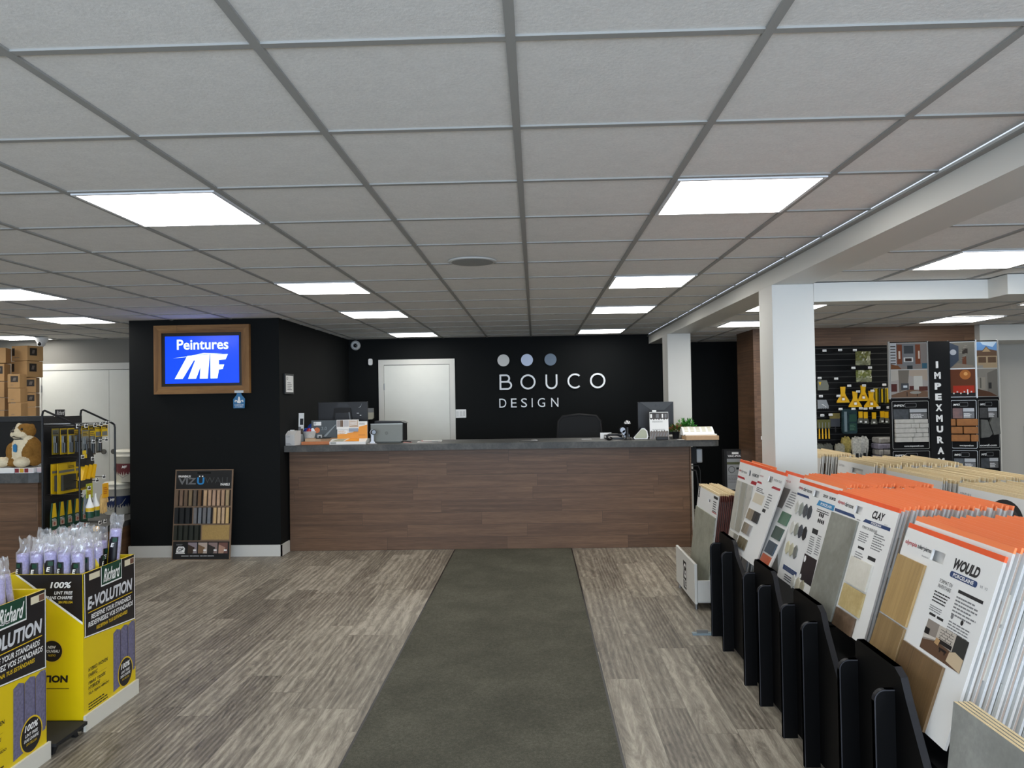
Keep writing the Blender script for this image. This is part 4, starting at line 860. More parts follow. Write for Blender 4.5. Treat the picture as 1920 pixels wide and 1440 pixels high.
# racks
fin_hl = M('fin_edge_highlight', '#3d3d41', .3); mdf_edge_hl = M('edge_highlight', '#36363a', .4)  # edge greys lighter than the laminate, painting in bevel highlights
def rack(y0, y1, fins, label, x1=1.95, zb=.5, zt=.675, xf=1.165):
    t = thing('display_rack', label, 'display rack', (xf, (y0+y1)/2, 0)); yc = (y0+y1)/2
    s = MB(); s.box(.03, y0-yc, 0, x1-xf, y1-yc, zb-.03, mdf); s.build('base_box', t)
    fa, fb = fins; a, b = fa-yc+.02, fb-yc-.03
    pr = [(a, .02), (a, zt-.02), (a-.02, zt), (b+.03, zt), (b-.012, zt-.02), (b-.045, zt-.08), (y0-yc-.02, .36), (y0-yc-.02, .02)]
    s = MB(); s.prismx(pr[::-1], .0, .022, mdf)
    e = .004
    s.build('front_plate', t)
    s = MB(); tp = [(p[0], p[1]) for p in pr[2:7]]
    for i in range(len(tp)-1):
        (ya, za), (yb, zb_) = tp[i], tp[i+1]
        s.add([(-.0006, ya, za+.0006), (.0226, ya, za+.0006), (.0226, yb, zb_+.0006), (-.0006, yb, zb_+.0006)], [(0, 1, 2, 3), (3, 2, 1, 0)], mdf_edge_hl)
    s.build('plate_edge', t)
    for f_ in fins:
        R = .035; x0, x1_ = -.065, .0; yy = f_-yc; z1 = zt-.072
        pts = [(x1_, .0), (x0, .0), (x0, z1-R)] + [(x0+R-R*cos(pi/2*i/6), z1-R+R*sin(pi/2*i/6)) for i in range(1, 7)] + [(x1_, z1)]
        s = MB(); s.prism(pts[::-1], yy, yy+.018, mdf); n = len(pts)
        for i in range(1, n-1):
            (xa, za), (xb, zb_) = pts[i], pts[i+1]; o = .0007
            s.add([(xa-o, yy-.0002, za+o*.5), (xb-o, yy-.0002, zb_+o*.5), (xb-o, yy+.018, zb_+o*.5), (xa-o, yy+.018, za+o*.5)], [(0, 1, 2, 3), (3, 2, 1, 0)], mdf_edge_hl)
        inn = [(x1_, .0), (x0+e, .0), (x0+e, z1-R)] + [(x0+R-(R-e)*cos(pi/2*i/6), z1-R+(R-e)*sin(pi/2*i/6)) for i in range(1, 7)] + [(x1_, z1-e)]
        for i in range(1, n-1): s.poly([inn[i], pts[i], pts[i+1], inn[i+1]][::-1], fin_hl, yy-.0005)  # ribbon along the fin outline, a bevel highlight put in as colour
        s.build('fin', t)
rack(2.27, 2.92, (2.77, 2.49), 'black display rack holding the nearest boards, under the WOULD board', xf=1.118, zt=.695)
rack(3.04, 3.67, (3.57, 3.29), 'black display rack with two rounded fins under the CLAY board')
rack(3.70, 4.27, (4.21, 3.93), 'black display rack with two rounded fins under the hexagon board')
rack(4.30, 5.5, (5.07, 4.77), 'farthest black display rack with two rounded fins, beside the white box rack', zb=.43, x1=1.56, xf=1.185)
m = MB(); m.box(1.0, 5.09, 0.0, 1.2, 5.13, .012, M('rail_silver', '#8fa0a8', .35, .4)); m.box(1.03, 5.1, .012, 1.1, 5.12, .03, steel); m.build('metal_rail', label='short silver metal rail lying on the floor before the farthest black rack', cat='rail')

# grey slabs in front of the nearest rack
for k in range(4):
    s = MB(); s.box(-.36, 0, 0, .36, .010, .70, cream); s.rect(-.36, 0, .36, .70, concl, -.0006)
    o = s.build('stone_slab', None, ['frontmost grey concrete-look slab leaning at the lower right corner', 'second thin slab leaning behind the frontmost grey one', 'third thin slab of the leaning grey stack', 'rearmost slab of the leaning grey stack'][k], 'tile slab', 'grey slabs leaning at the lower right', loc=(1.068+.0125*k, 1.84, .004), rot=(-.115, 0, -pi/2))

# white low box rack with the grey tile boards
t = thing('tile_box_rack', 'low white box rack with the black G TILE badge', 'display rack', (1.135, 6.045, 0))
s = MB(); s.box(0, -.37, .045, .02, .37, .335, white, .003); s.build('front_panel', t)
s = MB(); s.box(.022, -.368, .06, .46, -.352, .215, white, .002); s.build('side_panel', t)
s = MB(); s.box(.022, .352, .06, .46, .368, .215, white, .002); s.build('side_panel', t)
s = MB(); s.box(.48, -.355, .045, .5, .355, .335, white); s.build('rear_panel', t); s = MB(); s.box(.02, -.35, .05, .48, .35, .065, white); s.build('bottom_panel', t)
for a in (.02, .42):
    for b in (-.32, .32):
        s = MB(); s.cyl((a, b, 0), (a, b, .045), .014, steel, n=10); s.build('foot', t)
s = MB(); s.T = Matrix.Rotation(-pi/2, 4, 'Z'); s.rect(-.06, .07, .06, .28, kprint, -.0006); s.text('G', -.045, .155, .045, .265, wprint, -.001, bold=.02); s.text('TILE', -.05, .085, .05, .14, wprint, -.001, bold=.02); s.build('badge', t)
t = board('tile_sample_board', 'tall grey tile board in the low white box rack', 1.234, 6.045, .08, radians(7.2), .68, .765, face=bwhite, strip=cream, slot=(.04, .1, .665, .69))
swatch(t, 'tile_swatch', -.335, .02, .335, .585, stone_mat('tile_sage_concrete', '#7f8072', '#929384', '#a1a294', 7, .45), .009, 'large mottled grey tile')
s = MB(); s.rect(-.325, .66, -.275, .75, M('badge_black', '#121212', .5), -.0006); s.text('GTILE', -.315, .67, -.285, .74, wprint, -.001, rot=True); s.rect(.2, .715, .33, .735, kprint, -.0006); s.lines(.2, .62, .33, .705, 5, kprint, -.0006, seed=3); s.rect(.19, .61, .335, .617, redp, -.0006); s.build('print', t)
src = None
for k in range(11):
    x = 1.2355+.0135*(k+1)
    if src is None:
        t = board('tile_sample_board', 'pale-topped board with a brown-red edge packed in the low white box rack', x, 6.045, .08, radians(7.2), .68, .765, .004, M('mdf_red', '#6d3a30', .6), cream, side=M('edge_redbrown', '#6f3b33', .6), group='boards in the white box rack')
        s = MB(); s.box(-.33, -.0055, .02, .325, -.0002, .70, M('edge_tile_brown', '#4a3a34', .5)); s.build('tile_swatch', t); src = t
    else: dup(src, (x, 6.045+rr.uniform(-.006, .006), .08+rr.uniform(-.006, .006)), (-radians(7.2)+rr.uniform(-.002, .002), 0, -pi/2))

# cream-edged boards in the rear racks
cw = M('card_face', '#cfcdc8', .55)
def rear(y0, y1, x0, n, nm, sd, dx=.017, z=.5, H=.605, front=None, lab=None, lean=.1):
    W = y1-y0; yc = (y0+y1)/2
    if front is not None:
        t = board('laminate_sample_board', front, x0, yc, z, lean, W, H, .006, bwhite, cream, slot=(-.05, .13, H-.085, H-.05) if sd != 23 else None)
        s = MB(); s.text('CENTURA', -W/2+.02, H-.06, -W/2+.12, H-.045, gprint, -.0006)
        if sd == 23: s.poly(arc(.1, H-.12, .13, .085, 0, 180, 14), kprint, -.0006); s.poly(arc(.1, H-.12, .1, .06, 0, 180, 14), M('print_mid', '#3a3a3a', .5), -.001)
        s.build('print', t)
    g = 'pale boards in the '+nm; src = []
    r3 = random.Random(sd)
    for k in range(n):
        x = x0+.004+dx*(k+1)+r3.uniform(-.001, .001); zz = z+r3.uniform(-.01, .008); r_ = (-lean+r3.uniform(-.0025, .0025), 0, -pi/2+r3.uniform(-.0015, .0015)); yy = yc+r3.uniform(-.012, .012)
        if k < 2:
            t = board('laminate_sample_board', 'pale-topped flooring sample board packed in the '+nm, x, yy, zz, lean, W, H, .005+.002*k, cw, cream, group=g, side=cw)
            t.rotation_euler = r_; src.append(t)
            if k: 
                s = MB(); s.box(W/2-.2, -.004, .02, W/2-.005, -.0002, H-.07, M('packed_brown', '#6b5e50', .5)); s.build('sample_face', t)
        else: dup(src[r3.randrange(2)], (x, yy, zz), r_)
def rear_rack(y0, y1, x0, x1, label):
    t = thing('display_rack', label, 'display rack', (x0, (y0+y1)/2, 0)); w = (y1-y0)/2+.01
    s = MB(); s.box(-.03, -w, 0, x1-x0, w, .48, mdf); s.build('base_box', t); s = MB(); s.box(-.05, -w, .0, -.031, w, .56, mdf); s.build('front_plate', t)
rear(3.36, 3.96, 2.06, 26, 'rear rack nearest the camera', 23, front='white-faced flooring board with a black arch print, nearest of the rear racks')
rear(4.13, 4.77, 2.04, 30, 'middle rear rack', 24)
rear(5.03, 5.62, 2.105, 32, 'rear rack right of the near column', 25, front='white-faced flooring board with a hand hole right of the near column')
rear(5.72, 6.3, 1.99, 16, 'farthest rear rack beside the column', 26, z=.51)
rear_rack(3.36, 3.96, 2.06, 2.72, 'black base rack under the pale boards nearest the camera')
rear_rack(4.13, 4.77, 2.04, 2.75, 'black base rack under the middle row of pale boards')
rear_rack(5.03, 5.62, 2.105, 2.85, 'black base rack under the pale boards right of the near column')
rear_rack(5.72, 6.3, 1.99, 2.35, 'black base rack under the farthest pale boards beside the column')
t = board('laminate_sample_board', 'white sample board standing alone at the far right edge', 3.12, 4.5, .5, .15, .5, .6, .02, wprint, None, yaw_=.12)
s = MB(); s.lines(-.2, .5, .1, .57, 3, gprint, -.001); s.build('print', t)
rear_rack(4.2, 4.8, 3.0, 3.6, 'black base rack at the far right edge under the lone white board')
# ================================================================ left side: roller displays, counter with plush dog, tool tower, pails, cartons
yc_ = M('display_yellow', '#d9bd00', .42); kc = M('display_black', '#121016', .4); silv = M('silver_lettering', '#cdcfd3', .4); yt = M('yellow_print', '#d8b51c', .5)
lav = M('roller_lavender', '#a9a3d0', .95, spec=.1, noise=.22, nscale=120, bump=.8); lavp = M('printed_roller', '#696680', .6, noise=.3, nscale=70); film = film_mat('clear_film', fac=.2)
grn = M('roller_green', '#0f3f2e', .4)
FXP = (0, 0, pi/2)   # local -Y turned towards +X
def print_panel(parent, name, fn, loc, rot=(0, 0, 0)):
    s = MB(); fn(s); return s.build(name, parent, loc=loc, rot=rot)
def side_print(s):
    s.poly([(-.239,.75),(.239,.75),(.239,.402),(-.23,.44)][::-1], kc, -.0006)
    for a, b in (((-.232,.445),(.237,.407)), ((.233,.748),(.233,.41)), ((-.228,.748),(-.224,.445))):
        d = Vector((b[0]-a[0], b[1]-a[1])).normalized(); n = Vector((-d.y, d.x))*.0028
        s.poly([(a[0]-n.x,a[1]-n.y),(b[0]-n.x,b[1]-n.y),(b[0]+n.x,b[1]+n.y),(a[0]+n.x,a[1]+n.y)], wprint, -.001)
    s.rect(-.087, .652, .107, .752, wprint, -.0012); s.rect(-.082, .659, .102, .753, grn, -.0016)
    s.text('Richard', -.068, .668, .092, .735, wprint, -.002, bold=.02, shear=.45); s.rect(-.068, .672, .0, .677, wprint, -.002)
    s.rect(-.19, .708, -.098, .738, M('label_cream', '#d8cfb4', .5), -.0012); s.rect(.135, .705, .228, .737, M('label_cream', '#d8cfb4', .5), -.0012); s.rect(.19, .708, .226, .734, M('label_brown', '#6d4a3c', .5), -.0016)
    s.text('E-VOLUTION', -.205, .568, .21, .63, silv, -.0014, bold=.04, shear=.15); s.rect(-.2, .552, .21, .556, yt, -.0012)
    s.text('REDEFINE YOUR STANDARDS', -.175, .517, .195, .541, wprint, -.0012, bold=.02, shear=.2); s.text('REDEFINISSEZ VOS STANDARDS', -.2, .484, .215, .508, wprint, -.0012, bold=.02, shear=.2); s.text('REDEFINA TUS ESTÁNDARES', -.13, .455, .16, .477, yt, -.0012, bold=.02, shear=.2)
    for k in range(3):
        x = .02+.072*k; s.poly([(x, .09+.02*k), (x+.066, .1+.02*k), (x+.07, .39+.004*k), (x+.036, .402), (x+.002, .388)], lavp, -.0008-.0002*k)
        s.rect(x+.066, .11+.02*k, x+.071, .385, M('printed_roller_dark', '#3d3860', .6), -.0016)
    s.disc(.135, .155, .074, yt, -.0018, rz=.078); s.disc(.135, .155, .067, kc, -.002, rz=.071); s.text('100%', .09, .178, .18, .205, wprint, -.0024, bold=.03, shear=.2); s.text('LINT FREE', .093, .155, .177, .168, wprint, -.0024, bold=.02, shear=.2); s.text('SANS CHARPIE', .085, .135, .182, .148, wprint, -.0024, bold=.02, shear=.2); s.text('SIN PELUSA', .1, .118, .17, .128, yt, -.0024, shear=.2)
    for t_, x1, z in (('HYBRID WOVEN', -.03, .27), ('FABRIC', -.12, .243), ('FIBRE TISSÉE', -.05, .208), ('HYBRIDE', -.1, .183), ('TELA TEJIDA HÍBRIDO', -.02, .155)):
        s.text(t_, -.2, z, x1, z+.018, kc, -.0008, bold=.02, shear=.15)
    for z in (.237, .176): s.rect(-.2, z, -.04, z+.0015, M('ochre_line', '#9a8000', .5), -.0008)
    s.lines(-.2, .085, -.02, .125, 3, kc, -.0008, seed=4)
def front_print(s):   # x range -.19 .. .19
    s.poly([(-.13,.75),(.188,.515),(.188,.75)], kc, -.0006); s.poly([(-.14,.75),(-.125,.75),(.188,.522),(.188,.51)][::-1], wprint, -.001)
    s.text('100%', .03, .685, .135, .715, wprint, -.001, bold=.03, shear=.2); s.text('LINT FREE', .05, .655, .14, .67, wprint, -.001, bold=.02, shear=.2); s.text('SANS CHARPIE', .015, .632, .14, .647, wprint, -.001, bold=.02, shear=.2); s.text('SIN PELUSA', .07, .612, .14, .624, yt, -.001, bold=.02, shear=.2)
    s.rect(-.09, .42, -.02, .62, lavp, -.0008); s.poly([(-.02,.42),(-.01,.42),(.0,.62),(-.02,.62)], lavp, -.0008); s.disc(.038, .385, .056, yt, -.001); s.disc(.038, .385, .05, kc, -.0014)
    s.text('NEW', .018, .397, .058, .411, wprint, -.0018, bold=.02, shear=.2); s.text('NOUVEAU', .0, .378, .076, .392, wprint, -.0018, bold=.02, shear=.2); s.text('NUEVO', .02, .36, .056, .37, yt, -.0018, shear=.2)
    s.text('E-VOLUTION', -.18, .235, .115, .27, kc, -.0008, bold=.05, shear=.05); s.rect(-.18, .205, .12, .208, kc, -.0008)
def roller_box(y, lab):
    t = thing('roller_display_box', lab, 'display box', (-2.37, y, 0))
    s = MB(); w = .19; d = .24; o = .012
    s.box(-w, -d, .055, -w+o, d, .75, yc_); s.box(w-o, -d, .055, w, d, .75, yc_); s.box(-w+o, -d, .055, w-o, -d+o, .75, yc_); s.box(-w+o, d-o, .055, w-o, d, .75, yc_); s.box(-w+o, -d+o, .055, w-o, d-o, .3, yc_); s.build('carton', t)
    print_panel(t, 'side_print', side_print, (w, 0, 0), FXP); print_panel(t, 'front_print', front_print, (0, -d, 0))
    s = MB(); s.box(w, -d-.002, .0, w+.012, d+.012, .075, M('skirting_white', '#d3d0c4', .5)); s.build('base_strip', t)
    s = MB(); s.box(-w, -d, .035, w, d, .053, blkm); s.build('base_tray', t)
    for a in (-w+.03, w-.05):
        for b in (-d-.02, d-.02):
            s = MB(); s.prismx([(b-.02, 0), (b+.03, 0), (b+.03, .035), (b+.005, .035)], a, a+.018, blkm); s.build('tray_foot', t)
    return t
roller_box(3.90, 'yellow and black carton display of paint rollers, the farther and fully visible one')
roller_box(3.14, 'yellow and black carton display of paint rollers cut by the left edge of the photo')
m = MB(); m.box(-2.56, 3.40, .045, -2.15, 3.64, .06, blkm); m.prismx([(3.44, .045), (3.6, .045), (3.62, .0), (3.6, 0), (3.57, .03), (3.47, .03), (3.44, 0), (3.42, 0)], -2.2, -2.18, blkm)
m.prismx([(3.44, .045), (3.6, .045), (3.62, .0), (3.6, 0), (3.57, .03), (3.47, .03), (3.44, 0), (3.42, 0)], -2.54, -2.52, blkm); m.build('floor_tray', label='low black footed tray on the floor between the two yellow displays', cat='tray')

# paint rollers in bags
def roller(r, h, seed, big=False):
    rr = random.Random(seed); t = thing('paint_roller', 'x', 'paint roller')
    s = MB(); s.lathe([(.018, h), (.022, h-.004), (r*.96, h), (r, h-.01), (r, 0)], lav, 20); s.build('sleeve', t)
    s = MB(); rl = r*1.15; V = []
    for i in range(9): a = -pi/2-.75+1.5*i/8; V += [(rl*cos(a), rl*sin(a), h*.2), (rl*cos(a), rl*sin(a), h-.036-.012*(i < 2))]
    s.add(V, [(2*i, 2*i+2, 2*i+3, 2*i+1) for i in range(8)], kc, True); V = []
    for i in range(4): a = -pi/2-1.3+.55*i/3; V += [(rl*cos(a), rl*sin(a), h*.2), (rl*cos(a), rl*sin(a), h-.045-.012*i)]
    s.add(V, [(2*i, 2*i+2, 2*i+3, 2*i+1) for i in range(3)], yc_, True)
    s.rect(-.004, h-.062, .018, h-.042, grn, -rl-.0006); s.text('E', -.012, h-.09, .006, h-.068, wprint, -rl-.0006, bold=.04, shear=.2); s.build('label', t)
    n = 14; prof = [(1.06, -.02), (1.1, h*.5), (1.1, h-.012), (1.12, h+.01), (1.05, h+.028), (.95+.3*big, h+.05), (1.12, h+.078)]; V = []
    for k, (q, z) in enumerate(prof):
        for i in range(n):
            a = 2*pi*i/n; j = 1+rr.uniform(-.03, .03)*(k > 1)*(k-1); flat = 1 if k < 4 else .55
            V.append((r*q*j*cos(a)+(.01*sin(seed)*(k > 3)), r*q*j*sin(a)*flat, z+rr.uniform(-.012, .012)*(k > 3)))
    s = MB(); s.add(V, [(k*n+i, k*n+(i+1) % n, (k+1)*n+(i+1) % n, (k+1)*n+i) for k in range(len(prof)-1) for i in range(n)], film, True); s.build('plastic_bag', t)
    return t
P = [roller(.0272, .28, 1), roller(.0272, .275, 2), roller(.0272, .285, 3, True)]
used = [0]
def put_roller(k, x, y, z, rot, label, group=None):
    p = P[k]
    if not (used[0] & (1 << k)):
        used[0] |= 1 << k; p.location = (x, y, z); p.rotation_euler = rot; tag(p, label, None, group); return p
    q = dup(p, (x, y, z), rot, label, group)
    if not group and 'group' in q: del q['group']
    return q
gA = 'lavender rollers in the farther yellow display'
for j in range(2):
    for i in range(5 if j == 0 else 5):
        put_roller((i+j) % 3, -2.507+.068*i, 3.714+.076*j, .56+.002*(i % 3), (0, 0, .3*(i % 3)-.3), 'lavender paint roller in a clear bag standing in the farther yellow display', gA)
for j in range(2, 5):
    for i in range(5 if j < 3 else 4): put_roller((i*2+j) % 3, -2.507+.068*i, 3.714+.08*j, .56+.006*((i+j) % 3), (0, 0, .4*i), 'lavender paint roller in a clear bag standing in the farther yellow display', gA)
put_roller(2, -2.245, 4.03, .62, (0, .08, .2), 'tilted lavender paint roller bag standing highest at the right of the farther display')
for i, (x, y) in enumerate([(-2.255, 2.98), (-2.26, 3.08), (-2.255, 3.18), (-2.35, 3.03), (-2.35, 3.14), (-2.27, 3.29)]):
    q = put_roller(i % 3, x, y, .55, (.05*(i % 2), -.12, .3*i-1.5), 'lavender paint roller in a printed bag standing in the nearer yellow display', 'lavender rollers in the nearer yellow display')

# left service counter with grey top
m = MB(); pb = [(-4.6, 5.22), (-3.42, 5.22), (-3.42, 5.42), (-3.9, 6.25), (-4.6, 6.25)]; n = len(pb); m.add([(a, b, 0) for a, b in pb]+[(a, b, 1.04) for a, b in pb], [tuple(range(n-1, -1, -1)), tuple(range(n, 2*n))]+[(i, (i+1) % n, n+(i+1) % n, n+i) for i in range(n)], wood_c); m.build('service_counter', label='left service counter clad in brown wood at the left edge', cat='counter')
pts = [(-4.6, 5.12), (-3.42, 5.12), (-3.36, 5.14), (-3.335, 5.2), (-3.335, 5.46), (-3.83, 6.35), (-4.6, 6.35)]; n = len(pts); m = MB()
m.add([(a, b, 1.042) for a, b in pts]+[(a, b, 1.106) for a, b in pts], [tuple(range(n-1, -1, -1)), tuple(range(n, 2*n))]+[(i, (i+1) % n, n+(i+1) % n, n+i) for i in range(n)], ctop); m.build('countertop', label='grey stone-look top of the left service counter', cat='countertop')
t = thing('monitor', 'wide black monitor behind the plush bulldog at the left edge', 'monitor', (-3.95, 5.75, CT))
s = MB(); s.box(-.36, -.012, .02, .30, .01, .375, M('screen_black', '#0b0b0d', .25), .004); s.build('screen', t); s = MB(); s.box(-.36, -.022, .335, .30, .02, .378, M('bezel_dark', '#26282a', .45), .004); s.text('ViewSonic', -.02, .352, .12, .365, M('logo_faint', '#3a3d40', .4), -.0224); s.build('top_bezel', t)
s = MB(); s.box(-.03, .02, 0, .03, .04, .2, blk); s.build('stand_post', t); s = MB(); s.box(-.12, -.08, 0, .12, .1, .014, blk, .004); s.build('stand_foot', t)
# plush bulldog: one continuous remeshed body with coloured coat patches
tan = M('plush_tan', '#86602f', .95, spec=.05, noise=.15, nscale=90, bump=.5); crm = M('plush_cream', '#d8c9aa', .95, spec=.05, noise=.08, nscale=90, bump=.5)
E_ = [((0,.0,.10), (.085,.07,.10), crm), ((0,-.02,.155), (.06,.05,.05), crm), ((.06,.01,.10), (.045,.065,.09), tan), ((-.062,.01,.10), (.045,.065,.085), tan), ((.0,.055,.1), (.08,.04,.1), tan),
      ((.01,-.0,.235), (.062,.058,.052), tan), ((-.012,-.035,.225), (.048,.038,.036), crm), ((-.035,-.045,.213), (.028,.026,.024), crm), ((.025,-.045,.212), (.028,.026,.024), crm), ((-.015,-.02,.262), (.02,.035,.025), crm),
      ((-.065,-.04,.10), (.034,.034,.06), tan), ((.066,-.04,.09), (.034,.034,.055), tan), ((-.10,-.085,.035), (.055,.04,.034), crm), ((.055,-.08,.035), (.05,.045,.034), crm),
      ((-.05,-.04,.03), (.05,.05,.03), tan), ((.09,-.01,.04), (.03,.05,.035), tan), ((.058,.0,.262), (.022,.014,.024), tan), ((-.046,.0,.27), (.022,.014,.02), crm), ((.02,-.01,.19), (.045,.04,.03), crm)]
s = MB()
for c, r_, mm in E_: s.ell(c, r_, mm, 16, 12)
ob = s.build('body'); md = ob.modifiers.new('r', 'REMESH'); md.mode = 'VOXEL'; md.voxel_size = .006; md.use_smooth_shade = True
md = ob.modifiers.new('s', 'SMOOTH'); md.iterations = 4
dg = bpy.context.evaluated_depsgraph_get(); dg.update(); me = bpy.data.meshes.new_from_object(ob.evaluated_get(dg))
ob.modifiers.clear(); ob.data = me; me.materials.clear(); me.materials.append(crm); me.materials.append(tan)
for p in me.polygons:
    c = p.center; best = min(E_, key=lambda e: sum(((c[i]-e[0][i])/e[1][i])**2 for i in range(3)))
    p.material_index = 1 if best[2] is tan else 0; p.use_smooth = True
dog = thing('plush_bulldog', 'tan and cream plush bulldog sitting on the left counter with a blue tag', 'plush toy', (-3.53, 5.25, CT+.036), (0, 0, radians(-12))); dog.scale = (1.04, 1.04, 1.04); ob.parent = dog
for x, z in ((-.025, .252), (.03, .25)):
    s = MB(); s.ell((x, -.058 if x < 0 else -.052, z), (.008, .006, .009), M('eye_black', '#0a0908', .1), 10, 8); s.build('eye', dog)
s = MB(); s.ell((-.02, -.077, .238), (.012, .009, .008), M('nose_dark', '#2a211d', .4), 12, 8); s.build('nose', dog)
s = MB(); s.tube([(-.055, -.06, .205), (-.03, -.073, .197), (-.012, -.075, .205), (.01, -.073, .195), (.035, -.062, .192)], .0025, M('nose_dark', '#2a211d', .4), 6); s.build('mouth', dog)
s = MB(); s.tube([(.045*cos(a), -.015+.05*sin(a), .185) for a in [2*pi*i/20 for i in range(21)]], .004, blk, 6); s.build('collar', dog)
s = MB(); s.prism([(-.012, .105), (.008, .1), (.012, .108), (.012, .145), (.0, .155), (-.014, .145)], -.08, -.072, M('tag_blue2', '#1f6f9f', .4)); s.build('tag', dog)
# product trays in front of the dog
def tray(x, y, w, lab, cols, nm='open_carton'):
    t = thing(nm, lab, 'carton', (x, y, CT)); s = MB(); s.box(-w/2, -.05, 0, w/2, .05, .035, wprint, .002); s.build('carton_body', t)
    s = MB()
    for k, c in enumerate(cols): s.rect(-w/2+w*k/len(cols)+.002, .004, -w/2+w*(k+1)/len(cols)-.002, .032, M('tray_'+c, c, .5), -.0506)
    s.build('printed_face', t)
tray(-3.745, 5.2, .13, 'small white carton at the left edge of the left counter', ['#d8d5cf', '#35302c'])
tray(-3.60, 5.2, .125, 'plain white carton below the plush bulldog', ['#dcd9d2'])
tray(-3.462, 5.19, .13, 'dark red and yellow carton below the plush bulldog', ['#7c1f24', '#c79a28', '#7c1f24', '#d7c9c4'])
tray(-3.375, 5.22, .04, 'pale pink carton at the corner of the left counter', ['#cdb5b3'])
t = thing('candle_cup', 'small clear cup with cream contents at the left edge of the left counter', 'cup', (-3.72, 5.4, CT))
s = MB(); s.lathe([(.028, 0), (.034, .09)], M('cup_clear', '#cfd2d2', .1, alpha=.4), 16); s.build('cup_wall', t); s = MB(); s.lathe([(.026, .004), (.031, .05), (0, .05)], M('cup_cream', '#d0c6ae', .5), 16); s.build('contents', t)

# tool tower rack
t = thing('tool_rack', 'black pegboard tower rack with wire side frames, beside the left counter', 'display rack', (-3.09, 4.975, 0))
s = MB(); s.box(-.01, -.205, .1, .004, .205, 1.49, M('pegboard_black', '#0d0d10', .55)); s.build('pegboard', t)
s = MB(); dk = M('peg_hole', '#2e2e33', .6)
for z in (1.46, 1.19, 1.17, .96, .7):
    for k in range(20): s.add([(.0046, -.19+.02*k, z), (.0046, -.184+.02*k, z), (.0046, -.184+.02*k, z+.006), (.0046, -.19+.02*k, z+.006)], [(0, 1, 2, 3)], dk)
s.build('peg_holes', t).hide_render = False
for q in (-1, 1):
    y = q*.205; s = MB(); s.tube([(-.005, y, 0), (-.005, y, 1.5), (.0, y, 1.525), (.012, y, 1.53), (.03, y, 1.522), (.215, y, 1.435), (.228, y, 1.425), (.232, y, 1.405), (.232, y, .02), (.0, y, .02)], .0065, blkmetal); s.build('side_frame', t)
s = MB(); s.box(0, -.2, .05, .25, .2, .07, blkm); s.build('bottom_shelf', t)
s = MB(); s.box(-.004, -.08, 1.49, .003, .02, 1.535, kc, .003); s.T = Matrix.Rotation(pi/2, 4, 'Z'); s.text('Richard', -.07, 1.5, .01, 1.527, wprint, -.0035, shear=.4); s.build('header_badge', t)
s = MB(); s.tube([(-.003, -.2, 1.445), (.21, -.2, 1.445), (.21, .2, 1.445)], .004, steel); s.build('hook_bar', t)
def hook(y, z, L=.21, lab='wire hook with a small price tag on the tool tower', g='tagged hooks on the tool tower'):
    h = thing('display_hook', lab, 'hook', (-3.085, y, z), (0, 0, 0), g)
    s = MB(); s.tube([(.0, 0, 0), (L, 0, 0), (L+.02, 0, .012)], .0025, blkmetal, 6); s.build('wire', h)
    s = MB(); s.box(L+.012, -.017, -.012, L+.014, .017, .012, wprint); s.box(L+.0142, -.014, -.008, L+.0146, .014, .004, kprint); s.build('price_tag', h)
    return h
h0 = hook(4.76, 1.43)
for y, z in ((4.85, 1.43), (4.95, 1.43), (5.02, 1.435), (5.09, 1.44), (4.93, 1.325), (5.01, 1.325), (5.08, 1.33), (4.81, 1.235), (4.92, 1.215), (5.05, 1.085), (4.97, 1.07), (4.88, 1.03), (4.79, 1.0), (4.86, .80), (5.0, .79), (5.06, .79)):
    dup(h0, (-3.085, y, z))
gy = M('pack_grey', '#6c6d69', .4); ybr = M('pack_yellow', '#cda80f', .4); clr = M('pack_clear', '#a9b0ae', .15, alpha=.55)
def pack_item(name, lab, cat, x, y, z, fn, rot=FXP, group=None):
    t = thing(name, lab, cat, (x, y, z), rot, group); fn(t); return t
def P_corner(t):
    s = MB(); s.box(-.1, -.003, 0, .1, .0, .195, ybr); s.rect(-.09, .135, .09, .15, gy, -.0036); s.rect(-.095, .155, .0, .19, M('pack_gold', '#e0b820', .4), -.0036); s.lines(.01, .16, .09, .18, 2, kprint, -.004); s.build('card', t)
    s = MB(); s.box(-.07, -.02, .02, .07, -.0032, .12, M('pad_dark', '#2c2b24', .6), .002); s.build('pad', t)
for y, x, l in ((4.905, -3.065, 'rear yellow packet with a dark square pad, left pair'), (4.925, -3.035, 'front yellow packet with a dark square pad, left pair'), (5.10, -3.03, 'yellow packet with a dark square pad, right one on the middle hooks')):
    pack_item('corner_pad_packet', l, 'packet', x, y, .995, P_corner)
def P_long(c1, c2, h=.165, w=.06, nm='card'):
    def f(t):
        s = MB(); s.box(-w/2, -.002, 0, w/2, 0, h, M('lp_'+c1, c1, .45)); s.rect(-w/2+.012, .012, w/2-.006, h-.045, M('blister_grey', '#7f8484', .2), -.0022); s.rect(-w/2+.003, h-.04, w/2-.003, h-.008, M('lp_'+c2, c2, .45), -.0026); s.lines(-w/2+.006, h-.034, w/2-.006, h-.014, 2, kprint, -.003); s.build(nm, t)
        s = MB(); s.cyl((0, -.008, .01), (0, -.008, h*.45), .009, M('tool_dark', '#2b2d2e', .4), n=10); s.box(-.011, -.01, h*.45, .011, -.004, h*.7, steel); s.build('tool', t)
    return f
